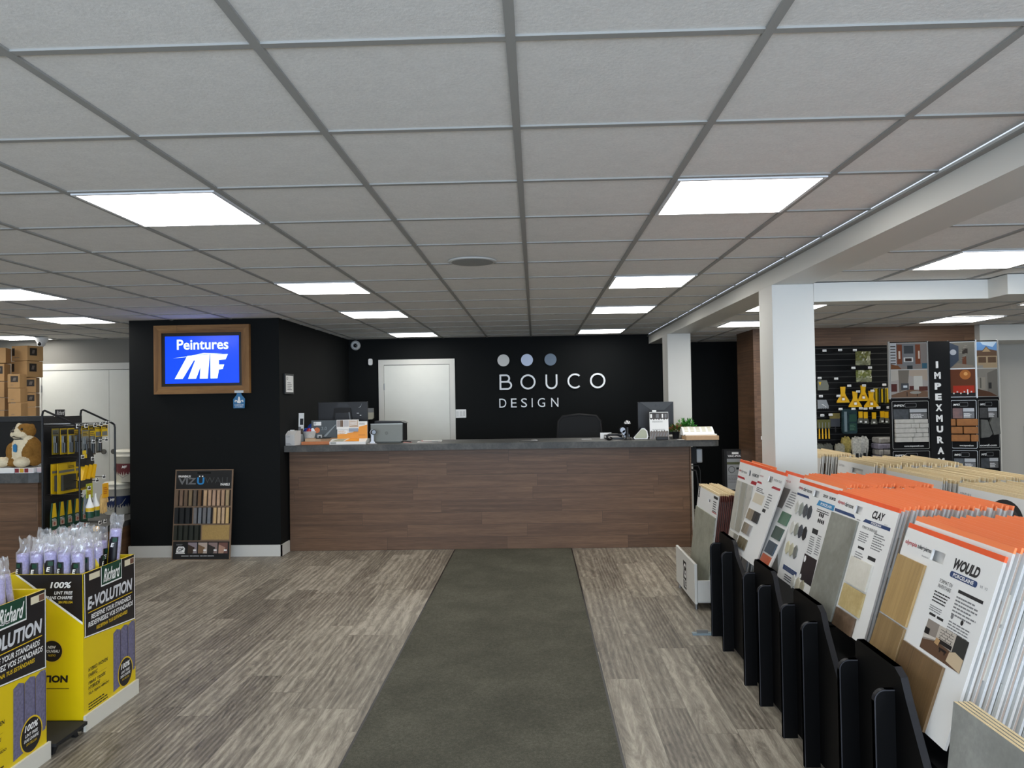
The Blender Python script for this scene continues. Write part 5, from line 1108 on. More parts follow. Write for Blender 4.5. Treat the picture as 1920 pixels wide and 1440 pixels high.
for k, (x, y, z, c1, c2, lab) in enumerate(((-3.05, 4.83, 1.25, '#8d7a12', '#6b6b60', 'yellow card with a scraper tool, leftmost on the top row of the tower'), (-3.01, 4.85, 1.25, '#b79610', '#34363a', 'yellow card with a long grey tool, second on the top row of the tower'),
      (-2.98, 4.88, 1.25, '#c2a41a', '#1f2124', 'front yellow card with a clear blade holder on the top row'), (-3.0, 4.975, 1.245, '#3a332c', '#b5951c', 'brown handled brush packet under a yellow header on the top row'),
      (-3.0, 5.045, 1.245, '#55585a', '#b78f1a', 'grey tool packet under an orange header on the top row'), (-2.99, 5.11, 1.24, '#4b4a45', '#8d8062', 'grey tool packet with a beige header on the top row'), (-2.94, 5.13, 1.24, '#3f3a30', '#c98a1a', 'dark tool packet at the right end of the top row'), (-2.91, 4.92, 1.235, '#6d7071', '#a58b3a', 'clear grey packet nearest the front wire frame on the top row'), (-2.91, 5.0, 1.235, '#4f463a', '#c9a51a', 'brown and clear packet hanging forward on the top row'))):
    pack_item('tool_packet', lab, 'packet', x, y, z, P_long(c1, c2, w=.07))
for k in range(4):
    pack_item('blade_packet', ['first', 'second', 'third', 'last'][k]+' small yellow packet from the left on the upper right hooks of the tower', 'packet', -2.93+.012*k, 4.93+.06*k, 1.355, lambda t: (MBq(t)))if False else None
def P_small(t):
    s = MB(); s.box(-.036, -.002, -.015, .036, 0, .06, ybr); s.rect(-.032, .038, .032, .057, kc, -.0026); s.lines(-.028, .042, .028, .054, 1, yt, -.003); s.rect(-.03, -.01, .03, .018, gy, -.0026); s.build('card', t)
for k in range(4): pack_item('blade_packet', ['first', 'second', 'third', 'last'][k]+' small yellow packet from the left on the upper right hooks of the tower', 'packet', -2.93+.012*k, 4.95+.055*k, 1.365, P_small)
def P_taper(t):
    s = MB(); s.prism([(-.04,.0),(.04,.0),(.034,.17),(.018,.245),(-.018,.245),(-.034,.17)], -.006, 0, grn); s.prism([(-.024,.155),(.024,.155),(.012,.244),(-.012,.244)], -.0066, -.006, ybr); s.build('sleeve', t)
    s = MB()
    for z in (.045, .1): s.rect(-.022, z, .022, z+.032, M('print_skin', '#b09a8c', .5), -.0072); s.disc(0, z+.016, .011, M('print_red', '#8d4a3a', .5), -.0076, 10)
    s.lines(-.024, .135, .024, .15, 2, wprint, -.0072); s.build('print', t)
for k in range(5): pack_item('brush_packet', ['leftmost green and yellow brush packet of the lower row on the tower', 'second green and yellow brush packet of the lower row', 'middle green and yellow brush packet of the lower row', 'fourth green and yellow brush packet of the lower row', 'rightmost green and yellow brush packet of the lower row'][k], 'packet', -3.055+.006*k, 4.815+.072*k, .70, P_taper, (0, .0, pi/2))
for k in range(3):
    def f(t):
        s = MB(); s.lathe([(.012, 0), (.012, .1), (.005, .12)], ybr, 12); s.build('handle', t)
    pack_item('hanging_brush', ['left', 'middle', 'right'][k]+' orange-yellow brush handle between the green packets on the tower', 'brush', -3.07, 4.851+.072*k, .76, f)
def P_glue(t):
    s = MB(); s.lathe([(.022, 0), (.024, .01), (.024, .075), (.014, .1), (.006, .13), (.005, .15)], wprint, 16); s.build('bottle', t); s = MB(); s.lathe([(.0246, .0), (.0246, .04)], grn, 16); s.build('label', t); s = MB(); s.lathe([(.0246, .041), (.0246, .065)], ybr, 16); s.build('label', t)
pack_item('glue_bottle', 'left small white bottle with a green and yellow label on the tower', 'bottle', -2.9, 4.95, .83, P_glue); pack_item('glue_bottle', 'right small white bottle with a green and yellow label on the tower', 'bottle', -2.9, 5.015, .83, P_glue)
def P_glove(c, hd):
    def f(t):
        gm = M('glove_'+c, c, .8, noise=.1, nscale=60); s = MB(); s.ell((0, 0, .06), (.035, .014, .045), gm, 12, 8)
        for i, (x, l) in enumerate(((-.026, .045), (-.009, .06), (.009, .058), (.026, .045))): s.cyl((x, 0, .04), (x*1.25, 0, -.0-l*.4), .009, gm, .007, 8); s.ell((x*1.25, 0, -l*.4), (.007, .007, .008), gm, 8, 6)
        s.cyl((.03, 0, .08), (.052, 0, .04), .01, gm, .008, 8); s.build('glove_body', t)
        s = MB(); s.box(-.035, -.018, .075, .035, -.014, .17, M('gcard_'+hd, hd, .4), .001); s.lines(-.028, .1, .028, .15, 4, M('gprint', '#a6501a', .5), -.0186); s.build('header_card', t)
    return f
pack_item('work_gloves', 'cream work gloves with a yellow header card on the right of the tower', 'gloves', -2.88, 5.07, .87, P_glove('#c9a568', '#d79c12')); pack_item('work_gloves', 'grey work gloves with a lime header card beside the cream gloves', 'gloves', -2.93, 4.97, .88, P_glove('#6d7274', '#a8ab2c'))
def P_knee(t):
    s = MB(); s.prism([(-.08,.09),(.05,.08),(.075,.1),(.07,.15),(.03,.2),(-.02,.2),(-.08,.12)], -.03, -.0, blkm); s.build('black_pad', t)
    for k in range(3):
        s = MB(); s.prism([(-.07+.05*k,.0+.006*k),(-.035+.05*k,.0),(.0+.045*k,.09),(-.03+.045*k,.095)], -.034-.002*k, -.004, yel2); s.build('yellow_blade', t)
    s = MB(); s.rect(-.06, .14, -.01, .19, yt, -.031); s.build('label', t)
pack_item('taping_tool', 'black taping tool with three yellow blades on the right of the tower', 'tool', -2.93, 4.93, 1.08, P_knee)
pack_item('utility_knife', 'yellow and black knife hanging lowest on the right of the tower', 'knife', -2.88, 4.98, .66, lambda t: [a.build(n, t) for a, n in ((MB().prism([(-.02,.08),(.01,.09),(.03,.02),(.02,-.02),(.0,.0)], -.02, 0, blk), 'grip'), (MB().prism([(-.02,.08),(.01,.09),(.0,.11),(-.03,.105)], -.022, .002, yel2), 'head'))])

# low bench with pails behind the tower
m = MB(); m.box(-5.1, 7.45, 0, -4.2, 8.7, .32, wood_c); m.box(-4.36, 7.3, 0, -4.34, 7.45, .32, wood_cy); m.build('low_bench', label='low brown wood bench behind the tool tower', cat='bench')
m = MB(); m.box(-5.15, 7.3, .321, -4.19, 8.75, .378, ctop); m.build('bench_top', label='grey top of the low wood bench under the white pails', cat='bench top')
def pail(x, y, z, label, band, txt):
    t = thing('paint_pail', label, 'paint pail', (x, y, z)); pw_ = M('pail_white', '#cfccbf', .35)
    s = MB(); s.lathe([(.132, 0), (.138, .01), (.15, .27), (.155, .272), (.155, .28), (.15, .285), (.152, .315), (.152, .32)], pw_, 32); s.build('body', t)
    s = MB(); s.lathe([(0, .345), (.14, .345), (.15, .335), (.158, .33), (.158, .318), (.153, .316)], M('lid_white', '#d9d6c8', .4), 32); s.build('lid', t)
    s = MB(); V = []; a0, a1 = -pi*.95, -.02
    for i in range(21):
        a = a0+(a1-a0)*i/20
        for z_ in (.03, .2): r_ = .132+.018*(z_/.27)+.0035; V.append((r_*cos(a), r_*sin(a), z_))
    s.add(V, [(2*i, 2*i+2, 2*i+3, 2*i+1) for i in range(20)], M('band_'+band, band, .4), True)
    s.text(txt, -.02, .15, .04, .18, wprint, -.147, bold=.03, shear=.3) ; s.build('label', t)
    s = MB(); s.tube([(-.155, -.01, .27), (-.12, -.12, .13), (0, -.165, .05), (.1, -.12, .12), (.155, -.01, .27)], .003, M('bail_grey', '#8d8d88', .4, .4), 6); s.build('bail', t)
pail(-4.54, 8.3, .38, 'lower white paint pail with a dark blue label on the low bench', '#16264f', 'MF')
pail(-4.42, 8.32, .727, 'upper white paint pail with a maroon label stacked on the blue one', '#5a1a22', 'MF')
# cartons stacked at far left on a steel shelf
kr_ = M('carton_brown', '#b0895a', .75, noise=.06, nscale=12); tape = M('carton_tape', '#8c6a3f', .5); lbl = M('carton_label', '#2b241f', .6); lbw = M('carton_mark', '#6d6258', .6)
def carton(x, y, z, w, h, label, d=.2, rot=0, mark='logo'):
    t = thing('cardboard_carton', label, 'carton', (x, y, z), (0, 0, rot)); s = MB(); s.box(-w/2, -d/2, .001, w/2, d/2, h-.001, kr_, .003); s.build('carton_body', t)
    s = MB()
    if mark == 'logo': s.rect(w/2-.09, h*.42, w/2-.015, h*.85, lbl, -d/2-.0006); s.poly([(w/2-.07, h*.52), (w/2-.04, h*.52), (w/2-.032, h*.74), (w/2-.06, h*.74)], lbw, -d/2-.001)
    if mark == 'side':
        s.T = Matrix.Rotation(pi/2, 4, 'Z'); s.rect(-d/2+.03, h*.35, -d/2+.12, h*.85, lbl, -w/2-.0006); s.poly([(-d/2+.055, h*.48), (-d/2+.085, h*.48), (-d/2+.095, h*.72), (-d/2+.065, h*.72)], lbw, -w/2-.001); s.T = Matrix(); s.rect(-w/2+.01, h*.35, -w/2+.05, h*.85, lbl, -d/2-.0006)
    s.lines(-w/2+.03, h*.2, 0, h*.28, 1, lbw, -d/2-.0006, seed=2); s.build('printed_mark', t)
Yc = 8.45
cl = [(-5.76, 2.07, .24, .17, -.3, 'top carton of the right column at far left, under the dome camera', 'side'), (-5.765, 1.885, .24, .183, -.3, 'second carton from the top of the right column at far left', 'side'),
      (-5.76, 1.71, .2, .173, .4, 'third carton of the right column with a dark square mark', 'logo'), (-5.76, 1.55, .2, .158, .4, 'fourth carton of the right column with a dark square mark', 'logo'), (-5.76, 1.38, .2, .168, .4, 'lowest visible carton of the right column', 'n'),
      (-5.99, 2.04, .24, .17, .35, 'upper left carton glowing under the ceiling panel', 'n'), (-6.0, 1.84, .24, .195, .3, 'second carton of the left column with a dark mark', 'logo'), (-6.0, 1.66, .24, .175, .3, 'plain carton in the middle of the left column', 'n'),
      (-6.0, 1.52, .24, .137, .33, 'fourth carton of the left column', 'n'), (-6.0, 1.38, .24, .137, .3, 'lowest visible carton of the left column', 'n')]
for x, z, w, h, r_, lab, mk in cl: carton(x, Yc+(.17 if x > -5.9 else -.02), z, w, h, lab, rot=r_, mark=mk)
for x, z, w, h, lab in ((-5.56, 1.755, .12, .15, 'narrow front carton with a dark mark between the two columns'), (-5.555, 1.60, .125, .152, 'narrow front carton below the marked one'), (-5.55, 1.44, .125, .155, 'narrow front carton nearest the monitor'), (-5.555, 1.38, .13, .057, 'thin carton under the narrow front cartons')):
    carton(x, 8.15, z, w, h, lab, .15, .15, 'logo' if z > 1.7 else 'n')
t = thing('storage_shelf', 'steel shelf carrying the cartons, hidden behind the left monitor', 'shelf', (-5.82, 8.4, 0)); s = MB(); s.box(-.4, -.36, 1.35, .37, .38, 1.378, steel); s.build('shelf_board', t)
for a in (-.38, .33):
    for b in (-.34, .34):
        s = MB(); s.box(a, b, 0, a+.025, b+.025, 1.35, steel); s.build('post', t)
# ================================================================ back right: slatted tool wall and stone panel display
t = thing('slatwall_panel', 'black slatted display panel on the brown wood wall', 'display panel', (0, 8.8, 0))
s = MB(); s.box(2.75, -.03, .45, 3.97, -.001, 2.09, M('slatwall_black', '#0a0b0c', .75, spec=.2)); s.build('panel', t)
s = MB(); gl = M('slat_groove', '#4a4947', .4, .2)
for k in range(26): s.rect(2.75, .46+.064*k, 3.97, .464+.064*k, gl, -.0306)
s.build('groove_strips', t)
def wall_hook(x, z, lab='short black hook with a white price tag on the slatted panel', g='price-tagged hooks on the slatted panel'):
    h = thing('display_hook', lab, 'hook', (x, 8.77, z), (0, 0, 0), g)
    s = MB(); s.tube([(0, 0, 0), (0, -.16, 0), (0, -.17, .012)], .003, blkmetal, 6); s.build('wire', h)
    s = MB(); s.box(-.021, -.172, -.002, .021, -.17, .022, wprint); s.rect(-.016, .004, .016, .009, gprint, -.1724); s.build('price_tag', h); return h
h0 = wall_hook(3.19, 2.02)
for x, z in ((3.36, 2.025), (3.52, 2.02), (3.9, 2.03), (3.31, 1.71), (3.5, 1.825), (3.68, 1.825), (3.13, 1.72), (3.45, 1.63), (3.61, 1.63), (3.545, 1.565), (3.70, 1.57), (3.83, 1.635), (3.33, 1.52), (3.14, 1.52), (3.35, 1.375), (3.49, 1.375), (3.57, 1.38), (3.62, 1.375), (3.68, 1.38), (3.76, 1.385), (3.87, 1.385), (3.24, 1.315), (3.15, 1.31)):
    dup(h0, (x, 8.77, z))
def Yw(name, lab, cat, x, z, fn, y=8.64, rot=(0, 0, 0), group=None):
    t = thing(name, lab, cat, (x, y, z), rot, group); fn(t); return t
def bag(w, h, c1, c2, seed):
    def f(t):
        rr = random.Random(seed); n, k = 9, 7; V = []
        for j in range(k):
            for i in range(n):
                u = i/(n-1); v = j/(k-1); b = sin(pi*u)*sin(pi*min(v*1.1, 1))
                V.append((-w/2+w*u+rr.uniform(-.004, .004), -.03*b-rr.uniform(0, .012), v*h+rr.uniform(-.004, .004)))
        m1 = M('bag_'+c1, c1, .2, noise=.5, nscale=35); m2 = M('bag_'+c2, c2, .25, noise=.35, nscale=40); s = MB()
        for j in range(k-1):
            for i in range(n-1):
                a = j*n+i; s.add([V[a], V[a+1], V[a+n+1], V[a+n]], [(0, 1, 2, 3)], m2 if j < 2 or rr.random() < .22 else m1, False)
        s.add([(-w/2, .0, 0), (w/2, .0, 0), (w/2, .0, h), (-w/2, .0, h)], [(3, 2, 1, 0)], m1); s.build('plastic_pouch', t)
    return f
Yw('sponge_pouch', 'upper olive plastic pouch on the slatted panel', 'pouch', 3.62, 1.865, bag(.16, .15, '#62643a', '#84866a', 1))
Yw('sponge_pouch', 'lower olive and green plastic pouch on the slatted panel', 'pouch', 3.625, 1.68, bag(.165, .13, '#6a7040', '#8f9274', 2))
def knife(w, h):
    def f(t):
        s = MB(); s.prism([(-w/2,0),(w/2,0),(w/2-.005,.02),(.03,h*.45),(.022,h*.6),(.028,h),(-.028,h),(-.022,h*.6),(-.03,h*.45),(-w/2+.005,.02)], -.012, 0, yel2); s.build('blade_card', t)
        s = MB(); s.poly([(-.028,.02),(.028,.02),(.02,h*.4),(-.02,h*.4)], M('pack_orange_yellow', '#c98f08', .4), -.0126); s.rect(-.012, .025, .016, .05, wprint, -.013); s.lines(-.015, .055, .015, h*.38, 2, kprint, -.013); s.build('label', t)
    return f
for x, z, w, h, l in ((3.385, 1.455, .14, .175, 'upper left yellow taping knife on the slatted panel'), (3.30+.215, 1.405, .145, .17, 'lower left yellow taping knife on the slatted panel'), (3.605, 1.47, .12, .17, 'upper right narrow yellow taping knife on the slatted panel'), (3.69, 1.40, .16, .18, 'widest yellow taping knife, lower right of the four')):
    Yw('taping_knife', l, 'taping knife', x, z, knife(w, h), 8.62)
def small_knife(t):
    s = MB(); s.prism([(-.02,.06),(.02,.06),(.022,.13),(-.022,.13)], -.012, 0, yel2); s.build('handle', t)
    s = MB(); s.prism([(-.036,0),(.036,0),(.028,.045),(.018,.065),(-.018,.065),(-.028,.045)], -.008, -.002, M('clear_blade', '#64665f', .2)); s.rect(-.012, .01, .012, .028, wprint, -.009); s.build('blade', t)
for k, x in enumerate((3.575, 3.63, 3.72, 3.81, 3.855)): Yw('putty_knife', ['first', 'second', 'third', 'fourth', 'fifth'][k]+' small putty knife from the left in the lower row of yellow handles', 'putty knife', x, 1.225-.006*(k % 3), small_knife, 8.63)
def longpack(c):
    def f(t): s = MB(); s.box(-.028, -.02, 0, .028, 0, .17, M('lpk_'+c, c, .25), .004); s.build('blister', t); s = MB(); s.box(-.008, -.026, .01, .008, -.02, .16, ybr); s.build('tool', t)
    return f
for k, (x, c) in enumerate(((3.755, '#6d6212'), (3.82, '#2a2b1f'), (3.88, '#7a6a10'), (3.925, '#a98d10'))): Yw('blade_pack', ['leftmost', 'second', 'third', 'rightmost'][k]+' long yellow pack beside the taping knives on the slatted panel', 'blister pack', x, 1.44, longpack(c), 8.66)
def bigclam(t):
    s = MB(); s.rrect(-.08, 0, .08, .27, .02, M('clam_teal', '#2b3c40', .15, noise=.4, nscale=14), -.04, 0); s.build('blister', t); s = MB(); s.rect(-.005, .03, .07, .11, green, -.0406); s.rect(-.005, .13, .07, .21, green, -.0406); s.lines(.0, .04, .06, .1, 4, M('dim_green', '#4b6b5c', .5), -.041); s.rect(-.06, .02, -.03, .24, M('clam_tool', '#6f7f85', .3), -.0406); s.build('insert', t)
Yw('tool_clamshell', 'large clear clamshell with a dark green tool on the slatted panel', 'blister pack', 3.455, 1.115, bigclam, 8.66)
def trowel(t):
    s = MB(); s.box(-.06, -.01, .06, .05, -.002, .15, M('trowel_grey', '#43454a', .3, .4)); s.build('blade', t); s = MB(); s.box(-.06, -.012, .15, .05, 0, .21, M('trowel_card', '#6c6027', .5, noise=.3, nscale=40)); s.build('card', t); s = MB(); s.cyl((0, -.01, .0), (0, -.01, .06), .007, blkm, n=8); s.build('handle', t)
Yw('margin_trowel', 'grey trowel under an olive card left of the large clamshell', 'trowel', 3.31, 1.13, trowel, 8.66)
def chisel(t):
    s = MB(); s.box(-.018, -.004, .12, .018, 0, .21, M('chisel_card', '#5c5a1e', .4)); s.build('card', t); s = MB(); s.cyl((0, -.008, .0), (0, -.008, .11), .009, yel2, .006, 10); s.cyl((0, -.008, .11), (0, -.008, .18), .003, steel, n=8); s.build('tool', t)
for k in range(4): Yw('small_scraper', ['leftmost', 'second', 'third', 'rightmost'][k]+' thin yellow-handled scraper left of the grey trowel', 'scraper', 3.13+.035*k, 1.06, chisel, 8.65)
def notched(t):
    s = MB(); pts = [(-.06,0)]+[(-.06+.01*i+.005, .008 if i % 2 else 0) for i in range(12)]+[(.06,0),(.06,.03),(.035,.1),(-.06,.1)]; s.prism(pts, -.01, -.004, M('trowel_light', '#8d9092', .3, .3)); s.build('blade', t); s = MB(); s.poly([(-.02,.05),(.0,.05),(.03,.015),(.035,.02)], wprint, -.0106); s.build('mark', t)
Yw('notched_trowel', 'pale notched trowel at the left edge of the slatted panel', 'trowel', 3.17, 1.39, notched, 8.63)
def cardblade(t): s = MB(); s.prism([(-.06,0),(.055,0),(.06,.05),(.04,.11),(-.06,.11)], -.012, -.002, M('card_olive_grey', '#6e7064', .4)); s.build('card', t); s = MB(); s.poly([(-.05,.09),(-.02,.09),(-.035,.05)], ybr, -.0126); s.build('mark', t)
Yw('blade_card', 'grey carded blade above the pale notched trowel', 'blade', 3.175, 1.595, cardblade, 8.63)
# low shelf with sanding discs and bags of cloths
t = thing('wire_shelf', 'black wire shelf at the foot of the slatted panel', 'shelf', (3.5, 8.6, .80)); s = MB(); s.box(-.5, -.15, 0, .45, .15, .012, blkm); s.build('shelf_board', t)
for k in range(6):
    s = MB(); s.tube([(-.48+.18*k, -.15, 0), (-.48+.18*k, -.15, .16)], .003, blkmetal, 6); s.build('front_wire', t)
def trbag(c, d, hh=.2):
    def f(t):
        s = MB(); mm = M('brush_'+c, c, .3, noise=.4, nscale=45); s.prism([(-.026, .02), (.026, .02), (.046, hh*.5), (.05, hh*.85), (.036, hh*.93), (.024, hh), (.01, hh*.94), (-.006, hh*1.02), (-.02, hh*.93), (-.036, hh*.97), (-.048, hh*.8), (-.044, hh*.5)], -.026, .012, mm); s.build('bristles', t); s = MB(); s.box(-.012, -.04, .0, .012, -.028, .09, blkm); s.build('handle', t)
    return f
for k, (x, c) in enumerate(((3.09, '#55564a'), (3.2, '#4a4a40'), (3.31, '#8d8a7a'), (3.40, '#9a8a4a'), (3.49, '#b6b3a8'), (3.59, '#c2c0b8'))): Yw('bagged_brush', ['leftmost dark', 'second dark', 'grey', 'yellowish', 'pale', 'rightmost whitish'][k]+' bagged brush on the low wire shelf', 'brush', x, .813, trbag(c, 0, .27 if k > 2 else .2), 8.56+.05*(k % 2))
for k in range(4):
    m = MB(); m.box(-.14, -.1, 0,   .12, .1, .064, M('cloth_bag%d' % (k % 2), ['#8d8998', '#a5a29d'][k % 2], .25, noise=.35, nscale=25), .015); m.rect(.0, .012, .1, .04, [yt, wprint][k % 2], -.1006)
    m.build('cloth_pack', label=['bottom', 'second', 'third', 'top'][k]+' pack of bagged cloths in the stack beside the stone display', cat='cloth pack', loc=(3.84+.01*(k % 2), 8.58, .813+.065*k))

# stone veneer display tower
t = thing('stone_display_tower', 'tall black display tower with white vertical lettering and stone veneer samples', 'display tower', (4.05, 7.9, 0))
kb = M('tower_black', '#131416', .7, spec=.2); kf = M('tower_frame', '#080809', .7, spec=.2); al = M('tower_edge_silver', '#a9a9a6', .35, .3)
s = MB(); s.box(-.10, -.03, 0, .11, .12, 2.065, kb); s.build('centre_column', t)
for k, c in enumerate('IMPEXMURAM'):
    w = .012 if c == 'I' else .032; z = 1.795-.1075*k
    s = MB(); s.text(c, -.02-w+.0+.004*k*.5, z, -.02+w+.004*k*.5, z+.068, wprint, -.0315, bold=.055, depth=.0012); s.build('letter_'+c.lower(), t)
def photo(s, x0, z0, x1, z1, kind, y):
    w, h = x1-x0, z1-z0; P = lambda pts: [(x0+a*w, z0+b*h) for a, b in pts]; R = lambda a, b, c, d, m_, o: s.rect(x0+a*w, z0+b*h, x0+c*w, z0+d*h, m_, y-o)
    C = lambda c: M('ph_'+c, c, .6, spec=.2)
    if kind == 0:
        R(0, 0, 1, 1, C('#77706c'), 0); R(0, .1, .16, 1, C('#aeb0b3'), .0003)
        for k in range(7): R(0, .2+.11*k, .14, .24+.11*k, C('#4a4540'), .0005)
        R(.18, .2, .36, .95, C('#6d3b24'), .0003); R(.68, .2, .82, .95, C('#6d3b24'), .0003); R(.32, .1, .68, .98, C('#6f7072'), .0005); R(.37, .6, .63, .9, C('#3b3f42'), .0007); R(.36, .28, .62, .45, C('#c3c3c0'), .0007); R(.4, .3, .58, .42, C('#2b1d19'), .0009)
        R(.22, .4, .27, .7, C('#c9b9a8'), .0008); R(.76, .4, .8, .7, C('#c9b9a8'), .0008); R(.86, .02, 1, .22, C('#2e5566'), .0008); s.poly(P([(0,0),(.3,0),(.2,.14),(0,.2)]), C('#6a4326'), y-.0006); R(.45, .0, .6, .14, C('#24292c'), .0009)
    elif kind == 1:
        R(0, 0, 1, 1, C('#9b9590'), 0); s.poly(P([(0,.6),(.22,.65),(.22,1),(0,1)]), C('#a9a39a'), y-.0003); s.poly(P([(.22,.2),(.45,.3),(.5,1),(.2,1)]), C('#6c655c'), y-.0004); R(.27, .28, .48, .52, C('#3e4145'), .0006); R(.33, .36, .44, .44, C('#c4ccd0'), .0008)
        R(.62, .3, .86, .78, C('#b4b2ab'), .0004); s.poly(P([(.5,.8),(1,.6),(1,1),(.5,1)]), C('#a19384'), y-.0003); s.poly(P([(0,0),(1,0),(1,.22),(.5,.3),(0,.1)]), C('#6b5240'), y-.0005); R(0, .22, .16, .5, C('#4c231f'), .0006); R(.5, .28, .62, .42, C('#4a2320'), .0007); R(.76, .24, 1, .4, C('#4e2a22'), .0007)
        for a in (.42, .7): R(a, .04, a+.02, .2, C('#1d1c1b'), .0009)
        s.disc(x0+.66*w, z0+.18*h, w*.16, C('#8d8b84'), y-.001, rz=h*.05)
    elif kind == 2:
        R(0, 0, 1, 1, C('#6a675f'), 0); s.poly(P([(0,0),(0,1),(.36,.85),(.36,.3)]), C('#38414f'), y-.0003); s.disc(x0+.14*w, z0+.62*h, w*.13, C('#a9adb4'), y-.0005); R(.5, .55, .72, .75, C('#2d2620'), .0005); s.poly(P([(.5,.1),(.66,.1),(.66,.45),(.5,.45)]), C('#5e3723'), y-.0005); s.poly(P([(0,0),(1,0),(.9,.1),(.3,.2)]), C('#7d7164'), y-.0006)
        for k in range(12): R(.4+.05*(k % 5), .3+.06*k % .6, .5+.05*(k % 5), .32+.06*k % .6, C('#8a8577'), .0007)
    elif kind == 3:
        R(0, 0, 1, 1, C('#5e3015'), 0); s.disc(x0+.6*w, z0+.8*h, w*.22, C('#a4622a'), y-.0003); s.disc(x0+.62*w, z0+.83*h, w*.08, C('#d79c5a'), y-.0005); R(.1, .12, .95, .4, C('#a32a12'), .0004); R(0, 0, 1, .14, C('#1a1412'), .0006)
        for k in range(6): R(.1+.14*k, .1+.05*(k % 2), .16+.14*k, .15+.05*(k % 2), C('#c9c2ba'), .0008)
        R(.66, .08, .7, .26, wprint, .001)
    elif kind == 4:
        R(0, 0, 1, 1, C('#5f86b4'), 0); s.poly(P([(.3,.9),(.8,.8),(1,1),(.2,1)]), C('#a9bccd'), y-.0002); s.poly(P([(0,.45),(1,.45),(1,.66),(.62,.72),(.48,.84),(.3,.68),(0,.68)]), C('#5b4738'), y-.0004); s.poly(P([(.28,.62),(.48,.8),(.7,.62)]), C('#9b8464'), y-.0006); R(0, 0, 1, .46, C('#9a876c'), .0005); R(.08, .2, .46, .42, C('#574434'), .0007); R(.55, .2, .95, .42, C('#574434'), .0007); R(0, 0, .3, .1, C('#8a867e'), .0008)
    else:
        R(0, 0, 1, 1, C('#807b72'), 0); R(0, .25, .4, .7, C('#8d867a'), .0003); R(.12, .3, .2, .68, C('#5b574f'), .0005); s.poly(P([(.5,.1),(1,.0),(1,1),(.5,.85)]), C('#66625b'), y-.0004); R(.55, .28, .7, .5, C('#2c2a29'), .0006); s.poly(P([(0,0),(1,0),(.6,.16),(0,.28)]), C('#4e3424'), y-.0005)
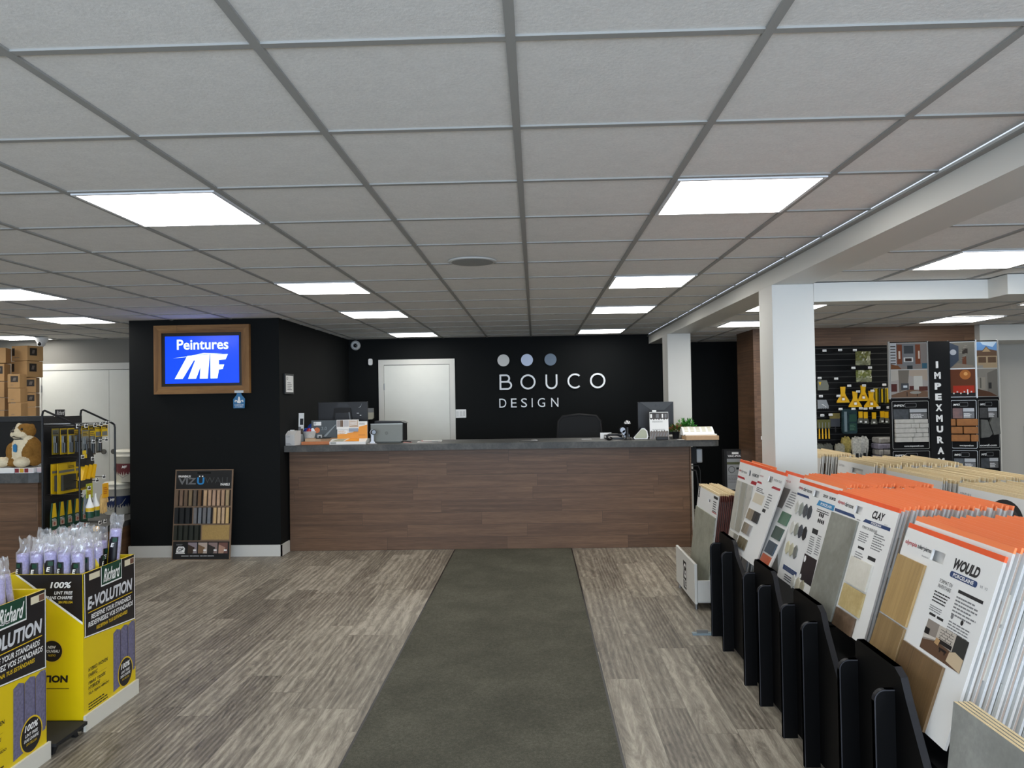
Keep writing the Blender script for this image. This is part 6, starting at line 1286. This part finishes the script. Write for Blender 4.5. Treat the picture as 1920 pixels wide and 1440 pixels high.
def panel(x0, x1, ph, ang, xoff, yoff, samp, nm, site, up=0):
    """one hinged display leaf: two photos over a stone sample card, parts of the tower"""
    W_ = x1-x0; mats = Matrix.Translation((x0, yoff, 0)) @ Matrix.Rotation(ang, 4, 'Z'); W_ = (x1-x0)/cos(ang)
    s = MB(); s.T = mats; s.box(0, .0, 0, W_, .03, 2.065+up, kf); s.box(-.006, -.004, 1.49, .004, .03, 2.07+up, al); s.box(W_-.006, -.004, 1.49, W_+.004, .03, 2.07+up, al); s.build('leaf_frame', t)
    s = MB(); s.T = mats; photo(s, .012, 1.79, W_-.012, 2.05+up, ph[0], -.001); photo(s, .012, 1.505, W_-.012, 1.78, ph[1], -.001); s.rect(.008, 1.5, W_-.008, 2.055+up, al, -.0004); s.build('photo_sheet', t, 'two interior photographs on the leaf')
    for zt_, h, c in ((1.47, .48, samp), (.97, .48, ph[1])):
        s = MB(); s.T = mats; s.rrect(.01, zt_-h, W_-.01, zt_, .012, al, -.006); s.rrect(.014, zt_-h+.004, W_-.014, zt_-.004, .01, kf, -.0066)
        s.text('IMPEX', .03, zt_-.055, .03+W_*.28, zt_-.035, wprint, -.007, bold=.02, shear=.2); s.rrect(W_*.36, zt_-.062, W_*.66, zt_-.022, .008, gprint, -.007); s.rrect(W_*.37, zt_-.059, W_*.65, zt_-.025, .008, kf, -.0074)
        s.rect(W_*.48, zt_-.115, W_-.03, zt_-.08, M('card_light', '#a9abae', .4), -.007); s.rect(W_*.48, zt_-.18, W_-.03, zt_-.12, M('card_mid', '#5c5b5b', .4), -.007); s.lines(W_*.5, zt_-.17, W_-.05, zt_-.125, 4, wprint, -.0074); s.rect(.025, zt_-.18, W_*.46, zt_-.08, M('thumb_%s' % (nm if zt_ > 1 else 'low'), {'grey': '#3c4044', 'brick': '#5a2f1e', 'slate': '#3c3c3c'}[nm], .4, noise=.5, nscale=18), -.007)
        if zt_ > 1: s.text(site, .08*W_*4 if nm != 'slate' else .02, zt_-.463, W_*.82, zt_-.443, wprint, -.007, bold=.02)
        s.build('sample_card', t)
    rr = random.Random(5)
    if nm == 'grey':
        mm = M('veneer_white', '#b5b2ab', .7, noise=.1, nscale=30, bump=.5); z = 1.06
        for hgt in (.052, .04, .05, .046, .042):
            x = .03
            while x < W_-.05:
                w = min(rr.uniform(.08, .22), W_-.03-x); s = MB(); s.T = mats; s.box(x, -.03-rr.uniform(0, .012), z, x+w-.003, -.008, z+hgt-.003, mm, .003); s.build('stone_piece', t); x += w
            z += hgt
    elif nm == 'brick':
        mm = M('veneer_brick', '#95602f', .7, noise=.15, nscale=30, bump=.5)
        for r_ in range(3):
            xs = [0.0, .05, W_] if r_ != 1 else [0.0, W_*.45, W_]
            xs = [0.0, .17, W_] if r_ == 0 else xs
            for a, b in zip(xs[:-1], xs[1:]): s = MB(); s.T = mats; s.box(a+.004, -.04, 1.06+.078*r_, b-.004, -.008, 1.128+.078*r_, mm, .006); s.build('brick_piece', t)
    else:
        mm = M('veneer_slate', '#5b5b57', .7, noise=.2, nscale=20, bump=.6)
        for P in ([(.02,1.09),(.1,1.1),(.13,1.13),(.085,1.27),(.02,1.275)], [(.105,1.24),(.145,1.12),(.21,1.13),(.2,1.29),(.13,1.29)]): s = MB(); s.T = mats; s.prism(P, -.035, -.008, mm); s.build('stone_piece', t)
panel(-.485, -.10, (0, 1), 0, 0, -.02, None, 'grey', 'www.impexwall.com')
panel(.11, .335, (2, 3), radians(-22), 0, .0, None, 'brick', 'www.impexwall.com', up=.0)
panel(.365, .59, (4, 5), 0, 0, -.02, None, 'slate', 'exwall.com')
m = MB(); m.box(6.0, 9.67, .5, 6.3, 9.7, 1.12, blkm); m.build('picture_frame', label='thin dark frame edge on the pale wall at the far right edge of the photo', cat='frame')
